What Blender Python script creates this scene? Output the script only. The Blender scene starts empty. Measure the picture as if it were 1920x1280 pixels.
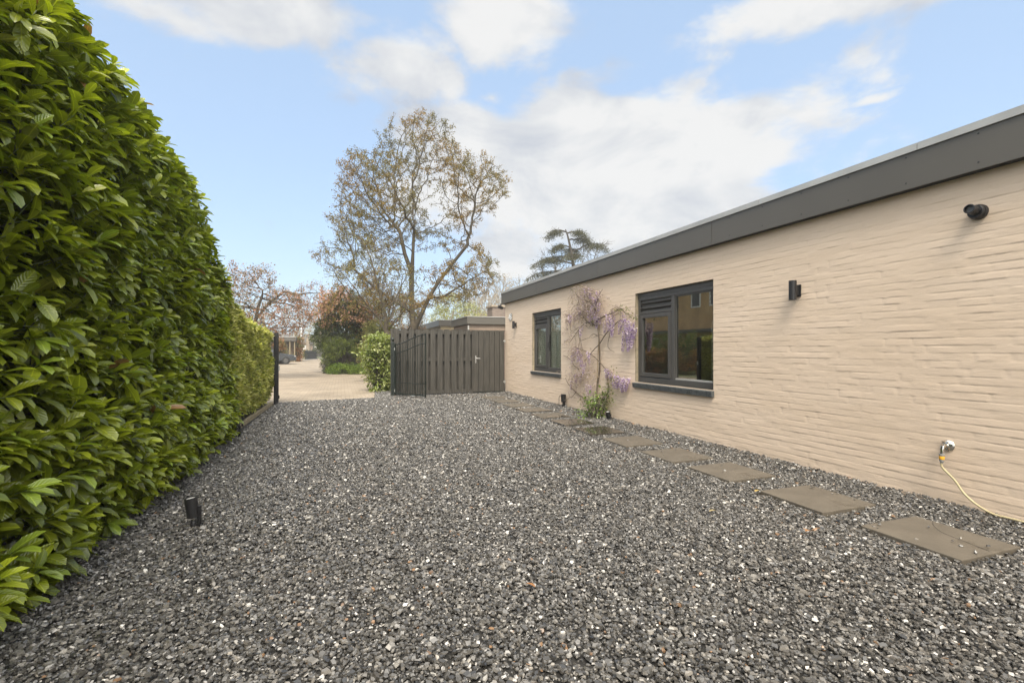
import bpy, bmesh, math, random
import numpy as np
from mathutils import Vector, Matrix

R = math.radians
scene = bpy.context.scene
C = scene.collection
rng = np.random.default_rng(7)
random.seed(7)

# ------------------------------------------------------------------ camera
YAW = R(20.0)                       # camera looks 20 deg to the right of the wall's direction (+y)
CAM_H = 1.28
cd = bpy.data.cameras.new('camera'); cam = bpy.data.objects.new('camera', cd); C.objects.link(cam)
cam.location = (0, 0, CAM_H); cam.rotation_euler = (R(90), 0, -YAW)
cd.sensor_width = 36; cd.lens = 16.5; cd.shift_y = 15/1920; cd.clip_start = 0.05; cd.clip_end = 2000
scene.camera = cam
F = 880.0
RX, RY = math.cos(YAW), -math.sin(YAW)        # camera right
FX, FY = math.sin(YAW), math.cos(YAW)         # camera forward

def at(px, D, py=None, z=0.0):
    """world point seen at column px of the survey photo, D metres ahead"""
    X = (px-960)/F*D
    if py is not None: z = CAM_H+(655-py)/F*D
    return Vector((FX*D+RX*X, FY*D+RY*X, z))
def on_wall(px, py, x=4.67):
    t = (px-960)/F; D = x/(FX+RX*t)
    return Vector((x, FY*D+RY*t*D, CAM_H+(655-py)/F*D))

# ------------------------------------------------------------------ light
SUN_EL, SUN_AZ = R(54), R(196)      # azimuth clockwise from +y
w = bpy.data.worlds.new('World'); scene.world = w; w.use_nodes = True
nt = w.node_tree; nt.nodes.clear()
def N(t, **k):
    n = nt.nodes.new(t)
    for a, b in k.items(): setattr(n, a, b)
    return n
def L(a, b): nt.links.new(a, b)
def M(op, a, b=None, c=None):
    n = N('ShaderNodeMath', operation=op)
    for i, v in enumerate((a, b, c)):
        if v is None: continue
        if isinstance(v, (int, float)): n.inputs[i].default_value = v
        else: L(v, n.inputs[i])
    return n.outputs[0]
sky = N('ShaderNodeTexSky', sky_type='NISHITA'); sky.sun_disc = False
sky.sun_elevation = SUN_EL; sky.sun_rotation = SUN_AZ
sky.air_density = 1.0; sky.dust_density = 1.6; sky.ozone_density = 1.6
tc = N('ShaderNodeTexCoord')
sp = N('ShaderNodeSeparateXYZ'); L(tc.outputs['Generated'], sp.inputs[0])
az = M('ARCTAN2', sp.outputs[0], sp.outputs[1]); el = M('ARCSINE', sp.outputs[2])
def azel(px, py):
    t = math.atan((px-960)/F); return t+YAW, math.atan((655-py)/F*math.cos(t))
# cloud banks: direction and angular half size, weight
def bank(px, py, rx, ry, wgt=1.0):
    a, e = azel(px, py); return (a, e, rx/F*math.cos(a-YAW)**2, ry/F*math.cos(a-YAW), wgt)
banks = [bank(1120,340,480,180,1.0), bank(1270,270,250,85,1.0), bank(880,290,210,110,.95), bank(1370,310,150,75,1.), bank(1120,215,190,70,.9),
         bank(1030,470,340,110,.45), bank(1250,470,330,100,.55),
         bank(440,15,330,75,.85), bank(960,35,150,75,.72), bank(740,145,240,70,.62), bank(1560,-10,360,56,.8),
         bank(1370,150,60,40,.15), bank(1570,125,80,30,.12), bank(1610,207,60,14,.45), bank(930,180,60,25,.4)]
def noise(scale, detail, rough, vec, dist=0.0):
    n = N('ShaderNodeTexNoise'); n.inputs['Scale'].default_value = scale; n.inputs['Detail'].default_value = detail
    n.inputs['Roughness'].default_value = rough; n.inputs['Distortion'].default_value = dist; L(vec, n.inputs['Vector']); return n
mp = N('ShaderNodeMapping'); mp.inputs['Scale'].default_value = (1, 1, 1.9); L(tc.outputs['Generated'], mp.inputs[0])
n1 = noise(5.6, 11, .6, mp.outputs[0], .25)
nw = noise(3.0, 3, .5, mp.outputs[0])
wa = M('MULTIPLY', M('SUBTRACT', nw.outputs['Fac'], .5), .25)
az2 = M('ADD', az, wa); el2 = M('ADD', el, M('MULTIPLY', wa, .5))
dens = None
for a, e, rx, ry, wg in banks:
    dx = M('DIVIDE', M('SUBTRACT', az2, a), rx); dy = M('DIVIDE', M('SUBTRACT', el2, e), ry)
    d = M('MULTIPLY', M('SUBTRACT', 1.0, M('SQRT', M('ADD', M('MULTIPLY', dx, dx), M('MULTIPLY', dy, dy)))), wg)
    dens = d if dens is None else M('MAXIMUM', dens, d)
dens = M('MAXIMUM', dens, -.8)
# unseen overcast cloud added behind the camera, round the sun, as soft fill
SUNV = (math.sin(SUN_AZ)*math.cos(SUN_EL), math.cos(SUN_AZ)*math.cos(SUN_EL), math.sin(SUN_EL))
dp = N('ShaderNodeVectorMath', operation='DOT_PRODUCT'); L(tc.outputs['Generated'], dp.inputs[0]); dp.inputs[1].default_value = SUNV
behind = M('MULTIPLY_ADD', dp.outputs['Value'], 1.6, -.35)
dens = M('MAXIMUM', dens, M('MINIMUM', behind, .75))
cl = M('ADD', dens, M('MULTIPLY', M('SUBTRACT', n1.outputs['Fac'], .5), 1.6))
ramp = N('ShaderNodeValToRGB'); L(cl, ramp.inputs[0])
ramp.color_ramp.elements[0].position = .03; ramp.color_ramp.elements[0].color = (0,0,0,1)
ramp.color_ramp.elements[1].position = .40; ramp.color_ramp.elements[1].color = (1,1,1,1)
ramp.color_ramp.interpolation = 'EASE'
n2 = noise(4.2, 9, .58, mp.outputs[0], .4)
cr = N('ShaderNodeValToRGB'); L(M('ADD', n2.outputs['Fac'], M('MULTIPLY', dens, .25)), cr.inputs[0])
cr.color_ramp.elements[0].position = .40; cr.color_ramp.elements[0].color = (3.1, 3.3, 3.65, 1)
cr.color_ramp.elements[1].position = .66; cr.color_ramp.elements[1].color = (4.95, 4.9, 4.8, 1)
SKYTINT = (1.0, 1.0, 1.0)
tint = N('ShaderNodeMix', data_type='RGBA', blend_type='MIX'); tint.inputs[0].default_value = .42
L(sky.outputs[0], tint.inputs[6]); tint.inputs[7].default_value = (4.6, 6.1, 8.0, 1)   # thin high veil
mx = N('ShaderNodeMix', data_type='RGBA'); L(M('MULTIPLY', ramp.outputs[0], .93), mx.inputs[0]); L(tint.outputs[2], mx.inputs[6]); L(cr.outputs[0], mx.inputs[7])
bg = N('ShaderNodeBackground'); bg.inputs[1].default_value = .080
# unseen cloud round the sun is brightened into a large soft fill
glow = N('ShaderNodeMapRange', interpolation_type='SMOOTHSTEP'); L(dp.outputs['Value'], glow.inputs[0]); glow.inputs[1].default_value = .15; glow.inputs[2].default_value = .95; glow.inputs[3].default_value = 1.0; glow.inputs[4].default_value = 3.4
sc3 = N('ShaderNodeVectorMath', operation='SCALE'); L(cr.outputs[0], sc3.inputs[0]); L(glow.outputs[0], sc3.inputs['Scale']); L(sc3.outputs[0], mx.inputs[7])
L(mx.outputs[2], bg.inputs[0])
out = N('ShaderNodeOutputWorld'); L(bg.outputs[0], out.inputs[0])

sl = bpy.data.lights.new('sun', 'SUN'); sl.energy = 2.7; sl.angle = R(28); sl.color = (1, .90, .76)
so = bpy.data.objects.new('sun', sl); C.objects.link(so)
sd = Vector((math.sin(SUN_AZ)*math.cos(SUN_EL), math.cos(SUN_AZ)*math.cos(SUN_EL), math.sin(SUN_EL)))
so.rotation_euler = sd.to_track_quat('Z', 'Y').to_euler(); so.location = (0, -5, 12)
scene.view_settings.view_transform = 'Standard'; scene.view_settings.look = 'None'
scene.view_settings.exposure = 1.2; scene.view_settings.gamma = 1
scene.cycles.max_bounces = 8; scene.cycles.transparent_max_bounces = 12

# ------------------------------------------------------------------ object helpers
def link(o, parent=None):
    C.objects.link(o)
    if parent is not None: o.parent = parent
    return o
def tag(o, label=None, cat=None, group=None, kind=None):
    if label: o['label'] = label
    if cat: o['category'] = cat
    if group: o['group'] = group
    if kind: o['kind'] = kind
    return o
def thing(name, label, cat, loc=(0,0,0), rz=0, group=None):
    o = bpy.data.objects.new(name, None); link(o); o.location = loc; o.rotation_euler = (0,0,rz)
    o.empty_display_size = .2
    return tag(o, label, cat, group)
def dup(o, parent=None):
    c = o.copy(); link(c, parent)
    for ch in list(o.children): dup(ch, c)
    return c

class MB:
    """collects simple shapes for one mesh"""
    def __init__(s): s.bm = bmesh.new()
    def box(s, x0, x1, y0, y1, z0, z1, bev=0, M4=None):
        r = bmesh.ops.create_cube(s.bm, size=1)
        vs = r['verts']
        for v in vs: v.co = Vector(((x0+x1)/2+v.co.x*(x1-x0), (y0+y1)/2+v.co.y*(y1-y0), (z0+z1)/2+v.co.z*(z1-z0)))
        if M4 is not None: bmesh.ops.transform(s.bm, matrix=M4, verts=vs)
        if bev:
            es = list({e for v in vs for e in v.link_edges})
            bmesh.ops.bevel(s.bm, geom=es, offset=bev, segments=2, affect='EDGES', profile=.6)
        return s
    def lathe(s, prof, n=24, M4=None, cap=True):
        rings = []
        for r, z in prof:
            rings.append([s.bm.verts.new((r*math.cos(2*math.pi*k/n), r*math.sin(2*math.pi*k/n), z)) for k in range(n)])
        for a, b in zip(rings, rings[1:]):
            for k in range(n): s.bm.faces.new((a[k], a[(k+1)%n], b[(k+1)%n], b[k]))
        if cap:
            s.bm.faces.new(rings[0][::-1]); s.bm.faces.new(rings[-1])
        if M4 is not None:
            bmesh.ops.transform(s.bm, matrix=M4, verts=[v for r in rings for v in r])
        return s
    def tube(s, pts, rad, n=8):
        pts = [Vector(p) for p in pts]; rings = []
        rads = rad if isinstance(rad, (list, tuple)) else [rad]*len(pts)
        prev = None
        for i, p in enumerate(pts):
            t = (pts[min(i+1, len(pts)-1)]-pts[max(i-1, 0)]).normalized()
            if prev is None:
                u = t.orthogonal().normalized()
            else:
                u = (prev-t*prev.dot(t)).normalized()
            prev = u; v = t.cross(u)
            rings.append([s.bm.verts.new(p+(u*math.cos(2*math.pi*k/n)+v*math.sin(2*math.pi*k/n))*rads[i]) for k in range(n)])
        for a, b in zip(rings, rings[1:]):
            for k in range(n): s.bm.faces.new((a[k], a[(k+1)%n], b[(k+1)%n], b[k]))
        s.bm.faces.new(rings[0][::-1]); s.bm.faces.new(rings[-1])
        return s
    def quad(s, *ps):
        s.bm.faces.new([s.bm.verts.new(p) for p in ps]); return s
    def prism(s, poly, z0, z1, M4=None):
        a = [s.bm.verts.new((x, y, z0)) for x, y in poly]; b = [s.bm.verts.new((x, y, z1)) for x, y in poly]
        n = len(poly)
        for k in range(n): s.bm.faces.new((a[k], a[(k+1)%n], b[(k+1)%n], b[k]))
        s.bm.faces.new(a[::-1]); s.bm.faces.new(b)
        if M4 is not None: bmesh.ops.transform(s.bm, matrix=M4, verts=a+b)
        return s
    def build(s, name, mat, parent=None, smooth=False, label=None):
        me = bpy.data.meshes.new(name)
        bmesh.ops.recalc_face_normals(s.bm, faces=s.bm.faces[:])
        s.bm.to_mesh(me); s.bm.free(); me.materials.append(mat)
        if smooth:
            for p in me.polygons: p.use_smooth = True
            try: me.set_sharp_from_angle(angle=R(40))
            except Exception: pass
        o = link(bpy.data.objects.new(name, me), parent)
        if label: o['label'] = label
        return o

def np_mesh(name, V, faces_list, mat, parent=None, smooth=False, col=None, luv=None):
    """V (n,3); faces_list: list of (m,k) int arrays"""
    me = bpy.data.meshes.new(name)
    me.vertices.add(len(V)); me.vertices.foreach_set('co', np.ascontiguousarray(V, dtype=np.float32).ravel())
    idx = np.concatenate([f.ravel() for f in faces_list]).astype(np.int32)
    tot = np.concatenate([np.full(len(f), f.shape[1], np.int32) for f in faces_list])
    st = np.concatenate([[0], np.cumsum(tot)[:-1]]).astype(np.int32)
    me.loops.add(len(idx)); me.loops.foreach_set('vertex_index', idx)
    me.polygons.add(len(tot)); me.polygons.foreach_set('loop_start', st)
    try: me.polygons.foreach_set('loop_total', tot)
    except Exception: pass
    me.update(calc_edges=True); me.validate()
    me.polygons.foreach_set('use_smooth', np.full(len(me.polygons), smooth, bool))
    if col is not None:
        a = me.color_attributes.new('Col', 'FLOAT_COLOR', 'POINT')
        c4 = np.ones((len(V), 4), np.float32); c4[:, :3] = col; a.data.foreach_set('color', c4.ravel())
    if luv is not None:
        a = me.attributes.new('luv', 'FLOAT_VECTOR', 'POINT'); a.data.foreach_set('vector', np.ascontiguousarray(luv, dtype=np.float32).ravel())
    me.materials.append(mat)
    return link(bpy.data.objects.new(name, me), parent)

def unit(a): return a/np.maximum(np.linalg.norm(a, axis=-1, keepdims=True), 1e-9)

def inst(T, faces, cen, ax, nr, LN, WD, HT=None, jit=None):
    """place template T (k,3: along, across, up) at each centre"""
    ax = unit(ax); sd_ = unit(np.cross(nr, ax)); nr = np.cross(ax, sd_)
    HT = LN if HT is None else HT
    T = np.broadcast_to(T[None], (len(cen), *T.shape)) if jit is None else T[None]*jit
    V = cen[:, None]+T[..., 0:1]*(ax*LN[:, None])[:, None]+T[..., 1:2]*(sd_*WD[:, None])[:, None]+T[..., 2:3]*(nr*HT[:, None])[:, None]
    k = T.shape[1]; off = (np.arange(len(cen))*k)[:, None, None]
    return V.reshape(-1, 3), [(off+np.array(f)[None]).reshape(-1, len(f[0])) for f in faces]

LEAF_T = np.array([(0,0,0)]+[(u, s*wd, (.16*wd if s else 0.0)-.34*(u-.12)**2) for u, wd in ((.24,.30),(.58,.5),(.87,.37)) for s in (-1,0,1)]+[(1,0,-.27)], float)
LEAF_F = [[(0,2,1),(0,3,2),(7,8,10),(8,9,10)], [(1,2,5,4),(2,3,6,5),(4,5,8,7),(5,6,9,8)]]
LEAF_UV = np.array([(0,0,0)]+[(u, s, 0) for u in (.25,.55,.82) for s in (-1,0,1)]+[(1,0,0)], float)
DIA_T = np.array([(0,0,0),(.45,-.5,.08),(1,0,-.12),(.45,.5,.08)], float); DIA_F = [[(0,1,2,3)]]

def leaves(name, cen, ax, nr, LN, WD, col, mat, parent=None, fancy=False):
    T, Fc = (LEAF_T, LEAF_F) if fancy else (DIA_T, DIA_F)
    V, f = inst(T, Fc, cen, ax, nr, LN, WD)
    c = np.repeat(col, len(T), axis=0)
    luv = np.tile(LEAF_UV, (len(cen), 1)) if fancy else None
    if fancy:
        luv[:, 2] = np.repeat(rng.random(len(cen)), len(T))
    return np_mesh(name, V, f, mat, parent, fancy, c, luv)

def tubes(name, P0, P1, R0, R1, mat, parent=None, n=5):
    P0, P1 = np.asarray(P0, float), np.asarray(P1, float)
    t = unit(P1-P0); ref = np.tile(np.array([.31, .95, .05]), (len(t), 1))
    u = unit(np.cross(t, ref)); v = np.cross(t, u)
    a = np.arange(n)*2*math.pi/n; ca, sa = np.cos(a), np.sin(a)
    rg = u[:, None]*ca[None, :, None]+v[:, None]*sa[None, :, None]
    A = P0[:, None]+rg*np.asarray(R0)[:, None, None]; B = P1[:, None]+rg*np.asarray(R1)[:, None, None]
    V = np.concatenate([A, B], 1).reshape(-1, 3)
    k = np.arange(n); k2 = (k+1) % n
    q = np.stack([k, k2, k2+n, k+n], 1)
    f = (np.arange(len(P0))*2*n)[:, None, None]+q[None]
    return np_mesh(name, V, [f.reshape(-1, 4)], mat, parent, True)

def lattice_noise(x, y, seed=0):
    r = np.random.default_rng(seed); G = r.random((256, 256))
    xi, yi = np.floor(x).astype(int), np.floor(y).astype(int); fx, fy = x-xi, y-yi
    fx = fx*fx*(3-2*fx); fy = fy*fy*(3-2*fy)
    a = G[xi%256, yi%256]; b = G[(xi+1)%256, yi%256]; c = G[xi%256, (yi+1)%256]; d = G[(xi+1)%256, (yi+1)%256]
    return (a*(1-fx)+b*fx)*(1-fy)+(c*(1-fx)+d*fx)*fy
def fbm(x, y, o=4, seed=0):
    s = 0; a = .5
    for i in range(o): s = s+a*lattice_noise(x*2**i, y*2**i, seed+i); a *= .5
    return s

# ------------------------------------------------------------------ materials
def srgb(r, g, b):
    f = lambda c: (c/255/12.92 if c/255 <= .04045 else ((c/255+.055)/1.055)**2.4)
    return (f(r), f(g), f(b))
def new_mat(name):
    m = bpy.data.materials.new(name); m.use_nodes = True; t = m.node_tree
    return m, t, t.nodes['Principled BSDF'], (lambda ty, **k: _n(t, ty, k)), t.links.new
def _n(t, ty, k):
    n = t.nodes.new(ty)
    for a, b in k.items(): setattr(n, a, b)
    return n
def simple(name, col, rough=.6, var=.15, scale=8, bump=.0, bscale=60, metal=0, coord='Object', spec=.5, stretch=None):
    m, t, p, n, l = new_mat(name)
    tc = n('ShaderNodeTexCoord'); src = tc.outputs[coord]
    if stretch:
        mpp = n('ShaderNodeMapping'); mpp.inputs['Scale'].default_value = stretch; l(src, mpp.inputs[0]); src = mpp.outputs[0]
    nz = n('ShaderNodeTexNoise'); nz.inputs['Scale'].default_value = scale; nz.inputs['Detail'].default_value = 6; l(src, nz.inputs['Vector'])
    cr = n('ShaderNodeValToRGB'); l(nz.outputs['Fac'], cr.inputs[0])
    cr.color_ramp.elements[0].position = .3; cr.color_ramp.elements[1].position = .7
    cr.color_ramp.elements[0].color = (*[c*(1-var) for c in col], 1); cr.color_ramp.elements[1].color = (*[min(1, c*(1+var)) for c in col], 1)
    l(cr.outputs[0], p.inputs['Base Color'])
    p.inputs['Roughness'].default_value = rough; p.inputs['Metallic'].default_value = metal
    p.inputs['Specular IOR Level'].default_value = spec
    if bump:
        b = n('ShaderNodeBump'); b.inputs['Strength'].default_value = bump; b.inputs['Distance'].default_value = .01
        nb = n('ShaderNodeTexNoise'); nb.inputs['Scale'].default_value = bscale; nb.inputs['Detail'].default_value = 5; l(src, nb.inputs['Vector'])
        l(nb.outputs['Fac'], b.inputs['Height']); l(b.outputs[0], p.inputs['Normal'])
    return m
def leaf_mat(name, rough=.45, trans=.3, spec=.4, vein=False, tint=(1,1,1)):
    m, t, p, n, l = new_mat(name)
    a = n('ShaderNodeAttribute', attribute_name='Col')
    col = a.outputs['Color']
    if vein:
        u = n('ShaderNodeAttribute', attribute_name='luv'); s = n('ShaderNodeSeparateXYZ'); l(u.outputs['Vector'], s.inputs[0])
        ab = n('ShaderNodeMath', operation='ABSOLUTE'); l(s.outputs[1], ab.inputs[0])
        mr = n('ShaderNodeMapRange'); mr.inputs[1].default_value = .03; mr.inputs[2].default_value = .13; mr.inputs[3].default_value = 1; mr.inputs[4].default_value = 0; l(ab.outputs[0], mr.inputs[0])
        mxn = n('ShaderNodeMix', data_type='RGBA'); l(mr.outputs[0], mxn.inputs[0]); l(col, mxn.inputs[6])
        br = n('ShaderNodeMix', data_type='RGBA', blend_type='MULTIPLY'); br.inputs[0].default_value = 1; l(col, br.inputs[6]); br.inputs[7].default_value = (1.7,1.6,1.6,1)
        l(br.outputs[2], mxn.inputs[7]); col = mxn.outputs[2]
        # side veins + slight quilting
        w1 = n('ShaderNodeMath', operation='MULTIPLY_ADD'); l(ab.outputs[0], w1.inputs[0]); w1.inputs[1].default_value = -2.6
        w2 = n('ShaderNodeMath', operation='MULTIPLY'); l(s.outputs[0], w2.inputs[0]); w2.inputs[1].default_value = 12.; l(w2.outputs[0], w1.inputs[2])
        si = n('ShaderNodeMath', operation='SINE'); 
        w3 = n('ShaderNodeMath', operation='MULTIPLY'); l(w1.outputs[0], w3.inputs[0]); w3.inputs[1].default_value = 5.; l(w3.outputs[0], si.inputs[0])
        b = n('ShaderNodeBump'); b.inputs['Strength'].default_value = .22; b.inputs['Distance'].default_value = .004; l(si.outputs[0], b.inputs['Height']); l(b.outputs[0], p.inputs['Normal'])
    # paler matt underside
    g = n('ShaderNodeNewGeometry')
    l(col, p.inputs['Base Color']); p.inputs['Roughness'].default_value = rough; p.inputs['Specular IOR Level'].default_value = spec
    tr = n('ShaderNodeBsdfTranslucent'); tm = n('ShaderNodeMix', data_type='RGBA', blend_type='MULTIPLY'); tm.inputs[0].default_value = 1
    l(col, tm.inputs[6]); tm.inputs[7].default_value = (1.5,1.6,.6,1) if vein else (1.2,1.2,.8,1); l(tm.outputs[2], tr.inputs[0])
    ms = n('ShaderNodeMixShader'); ms.inputs[0].default_value = trans; l(p.outputs[0], ms.inputs[1]); l(tr.outputs[0], ms.inputs[2])
    l(ms.outputs[0], t.nodes['Material Output'].inputs[0])
    return m
M_leaf = leaf_mat('laurel leaf', .23, .26, .7, True)
M_small = leaf_mat('small leaf', .5, .3, .35)
M_bloom = leaf_mat('blossom', .8, .35, .1)
M_bark = simple('bark', (.070,.056,.036), .9, .35, 6, .6, 25)
M_bark_pale = simple('pale bark', (.26,.215,.16), .9, .25, 6, .5, 25)
M_bark_dark = simple('dark bark', (.055,.045,.035), .9, .3, 6, .5, 25)
M_black = simple('black powder coat', (.012,.012,.013), .42, .1, 30, .05, 300)
M_anthra = simple('anthracite frame paint', (.062,.060,.056), .38, .06, 4, .03, 200)
M_fascia = simple('fascia panel', (.088,.080,.066), .42, .07, 1.2, .02, 60)
M_dark = simple('dark shaft', (.012,.012,.012), .8, .1)
M_alu = simple('aluminium trim', (.42,.41,.38), .42, .12, 3, .08, 40, metal=.35)
M_galv = simple('galvanised steel', (.5,.5,.48), .4, .15, 30, metal=.7)
M_green = simple('dark green coat', (.007,.012,.009), .4, .15, 12, .05, 200)
M_fence = simple('fence stain', (.045,.041,.033), .7, .38, 3, .35, 30, stretch=(9,9,.8))
M_kerbwood = simple('weathered board', (.22,.18,.11), .85, .25, 4, .4, 30, stretch=(8,1,8))
M_soil = simple('soil', (.045,.032,.02), .95, .4, 12, .8, 30)

# gravel chips
m, t, p, n, l = new_mat('slate chips'); M_chip = m
a = n('ShaderNodeAttribute', attribute_name='Col'); l(a.outputs['Color'], p.inputs['Base Color'])
p.inputs['Roughness'].default_value = .36; p.inputs['Specular IOR Level'].default_value = .95
M_bed = simple('gravel bed', (.016,.015,.013), .9, .5, 40, .5, 60)

# stepping stone slab: fine-grained, with wet areas
def slab_mat(name, wet):
    m, t, p, n, l = new_mat(name)
    tc = n('ShaderNodeTexCoord'); nz = n('ShaderNodeTexNoise'); nz.inputs['Scale'].default_value = 3.2; nz.inputs['Detail'].default_value = 9; nz.inputs['Roughness'].default_value = .65; l(tc.outputs['Object'], nz.inputs['Vector'])
    cr = n('ShaderNodeValToRGB'); l(nz.outputs['Fac'], cr.inputs[0]); cr.color_ramp.elements[0].position = .33; cr.color_ramp.elements[1].position = .7
    cr.color_ramp.elements[0].color = (.078,.067,.051,1); cr.color_ramp.elements[1].color = (.120,.103,.079,1)
    nw = n('ShaderNodeTexNoise'); nw.inputs['Scale'].default_value = 2.2; nw.inputs['Detail'].default_value = 3; l(tc.outputs['Object'], nw.inputs['Vector'])
    mr = n('ShaderNodeMapRange'); mr.inputs[1].default_value = .62-wet*.35; mr.inputs[2].default_value = .72-wet*.35; l(nw.outputs['Fac'], mr.inputs[0])
    dk = n('ShaderNodeMix', data_type='RGBA'); l(mr.outputs[0], dk.inputs[0]); l(cr.outputs[0], dk.inputs[6]); dk.inputs[7].default_value = (.040,.035,.028,1)
    l(dk.outputs[2], p.inputs['Base Color'])
    rr = n('ShaderNodeMapRange'); rr.inputs[3].default_value = .55; rr.inputs[4].default_value = .06; l(mr.outputs[0], rr.inputs[0]); l(rr.outputs[0], p.inputs['Roughness'])
    nb = n('ShaderNodeTexNoise'); nb.inputs['Scale'].default_value = 45; nb.inputs['Detail'].default_value = 5; l(tc.outputs['Object'], nb.inputs['Vector'])
    b = n('ShaderNodeBump'); b.inputs['Distance'].default_value = .004
    bs = n('ShaderNodeMapRange'); bs.inputs[3].default_value = .35; bs.inputs[4].default_value = .02; l(mr.outputs[0], bs.inputs[0]); l(bs.outputs[0], b.inputs['Strength'])
    l(nb.outputs['Fac'], b.inputs['Height']); l(b.outputs[0], p.inputs['Normal'])
    return m
M_slab = slab_mat('stone slab', 0); M_slab_wet = slab_mat('wet stone slab', .95); M_slab_damp = slab_mat('damp stone slab', .35)

# painted brick wall
m, t, p, n, l = new_mat('painted brickwork'); M_wall = m
tc = n('ShaderNodeTexCoord'); mpp = n('ShaderNodeMapping'); mpp.inputs['Scale'].default_value = (1,.5,2.4); l(tc.outputs['Object'], mpp.inputs[0])
nz = n('ShaderNodeTexNoise'); nz.inputs['Scale'].default_value = 1.6; nz.inputs['Detail'].default_value = 7; nz.inputs['Roughness'].default_value = .6; l(mpp.outputs[0], nz.inputs['Vector'])
cr = n('ShaderNodeValToRGB'); l(nz.outputs['Fac'], cr.inputs[0]); cr.color_ramp.elements[0].position = .3; cr.color_ramp.elements[1].position = .72
cr.color_ramp.elements[0].color = (.608,.484,.362,1); cr.color_ramp.elements[1].color = (.662,.538,.417,1)
l(cr.outputs[0], p.inputs['Base Color']); p.inputs['Roughness'].default_value = .72; p.inputs['Specular IOR Level'].default_value = .25
n3 = n('ShaderNodeTexNoise'); n3.inputs['Scale'].default_value = 34; n3.inputs['Detail'].default_value = 8; n3.inputs['Roughness'].default_value = .62; n3.inputs['Distortion'].default_value = .6; l(mpp.outputs[0], n3.inputs['Vector'])
b = n('ShaderNodeBump'); b.inputs['Strength'].default_value = .42; b.inputs['Distance'].default_value = .005; l(n3.outputs['Fac'], b.inputs['Height']); l(b.outputs[0], p.inputs['Normal'])

def brick_mat(name, c1, c2, cm, scale=1.0, bw=.21, bh=.0625, vec=None, rot=None):
    m, t, p, n, l = new_mat(name)
    tc = n('ShaderNodeTexCoord'); g = n('ShaderNodeSeparateXYZ'); l(tc.outputs['Object'], g.inputs[0])
    cb = n('ShaderNodeCombineXYZ')
    if rot == 'flat': l(g.outputs[0], cb.inputs[0]); l(g.outputs[1], cb.inputs[1])
    elif rot == 'x': l(g.outputs[1], cb.inputs[0]); l(g.outputs[2], cb.inputs[1])
    else: l(g.outputs[0], cb.inputs[0]); l(g.outputs[2], cb.inputs[1])
    br = n('ShaderNodeTexBrick'); l(cb.outputs[0], br.inputs['Vector']); br.inputs['Scale'].default_value = scale
    br.inputs['Brick Width'].default_value = bw; br.inputs['Row Height'].default_value = bh; br.inputs['Mortar Size'].default_value = .008
    br.inputs['Color1'].default_value = (*c1,1); br.inputs['Color2'].default_value = (*c2,1); br.inputs['Mortar'].default_value = (*cm,1)
    nz = n('ShaderNodeTexNoise'); nz.inputs['Scale'].default_value = .6; nz.inputs['Detail'].default_value = 8; nz.inputs['Roughness'].default_value = .65; l(tc.outputs['Object'], nz.inputs['Vector'])
    mr = n('ShaderNodeMapRange'); mr.inputs[1].default_value = .3; mr.inputs[2].default_value = .7; mr.inputs[3].default_value = .72; mr.inputs[4].default_value = 1.2; l(nz.outputs['Fac'], mr.inputs[0])
    mm = n('ShaderNodeVectorMath', operation='SCALE'); l(br.outputs['Color'], mm.inputs[0]); l(mr.outputs[0], mm.inputs['Scale']); l(mm.outputs[0], p.inputs['Base Color'])
    p.inputs['Roughness'].default_value = .85
    b = n('ShaderNodeBump'); b.inputs['Strength'].default_value = .5; b.inputs['Distance'].default_value = .006; b.invert = True; l(br.outputs['Fac'], b.inputs['Height']); l(b.outputs[0], p.inputs['Normal'])
    return m
M_pave = brick_mat('clinker paving', (.24,.195,.14), (.30,.25,.185), (.18,.145,.105), 1, .21, .1, rot='flat')
M_brick_o = brick_mat('orange brick', (.58,.32,.11), (.68,.41,.16), (.46,.38,.25), rot='x')
M_brick_y = brick_mat('yellow brick', (.46,.35,.19), (.54,.42,.25), (.35,.3,.22))
M_brick_p = brick_mat('pinkish brick', (.25,.185,.14), (.3,.225,.17), (.2,.16,.12))
M_brick_ch = brick_mat('chimney brick', (.14,.11,.09), (.19,.15,.12), (.12,.1,.09))
M_siding = simple('board siding', (.14,.105,.07), .8, .3, 3, stretch=(.5,.5,18))

# window glass
m, t, p, n, l = new_mat('window glass'); M_glass = m
t.nodes.remove(p); tr = n('ShaderNodeBsdfTransparent'); tr.inputs[0].default_value = (.8,.83,.8,1)
gl = n('ShaderNodeBsdfGlossy'); gl.inputs['Roughness'].default_value = .015; gl.inputs[0].default_value = (.95,.95,.92,1)
gm = n('ShaderNodeNewGeometry'); dt = n('ShaderNodeVectorMath', operation='DOT_PRODUCT'); l(gm.outputs['Normal'], dt.inputs[0]); l(gm.outputs['Incoming'], dt.inputs[1])
def mm_(op, a, b):
    q = n('ShaderNodeMath', operation=op)
    for i_, v_ in enumerate((a, b)):
        if v_ is None: continue
        if isinstance(v_, (int, float)): q.inputs[i_].default_value = v_
        else: l(v_, q.inputs[i_])
    return q
ab_ = mm_('ABSOLUTE', dt.outputs['Value'], None); on_ = mm_('SUBTRACT', 1.0, ab_.outputs[0]); pw_ = mm_('POWER', on_.outputs[0], 4.5); fr = mm_('MULTIPLY_ADD', pw_.outputs[0], .86); fr.inputs[2].default_value = .18
ms = n('ShaderNodeMixShader'); l(fr.outputs[0], ms.inputs[0]); l(tr.outputs[0], ms.inputs[1]); l(gl.outputs[0], ms.inputs[2]); l(ms.outputs[0], t.nodes['Material Output'].inputs[0])

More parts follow.
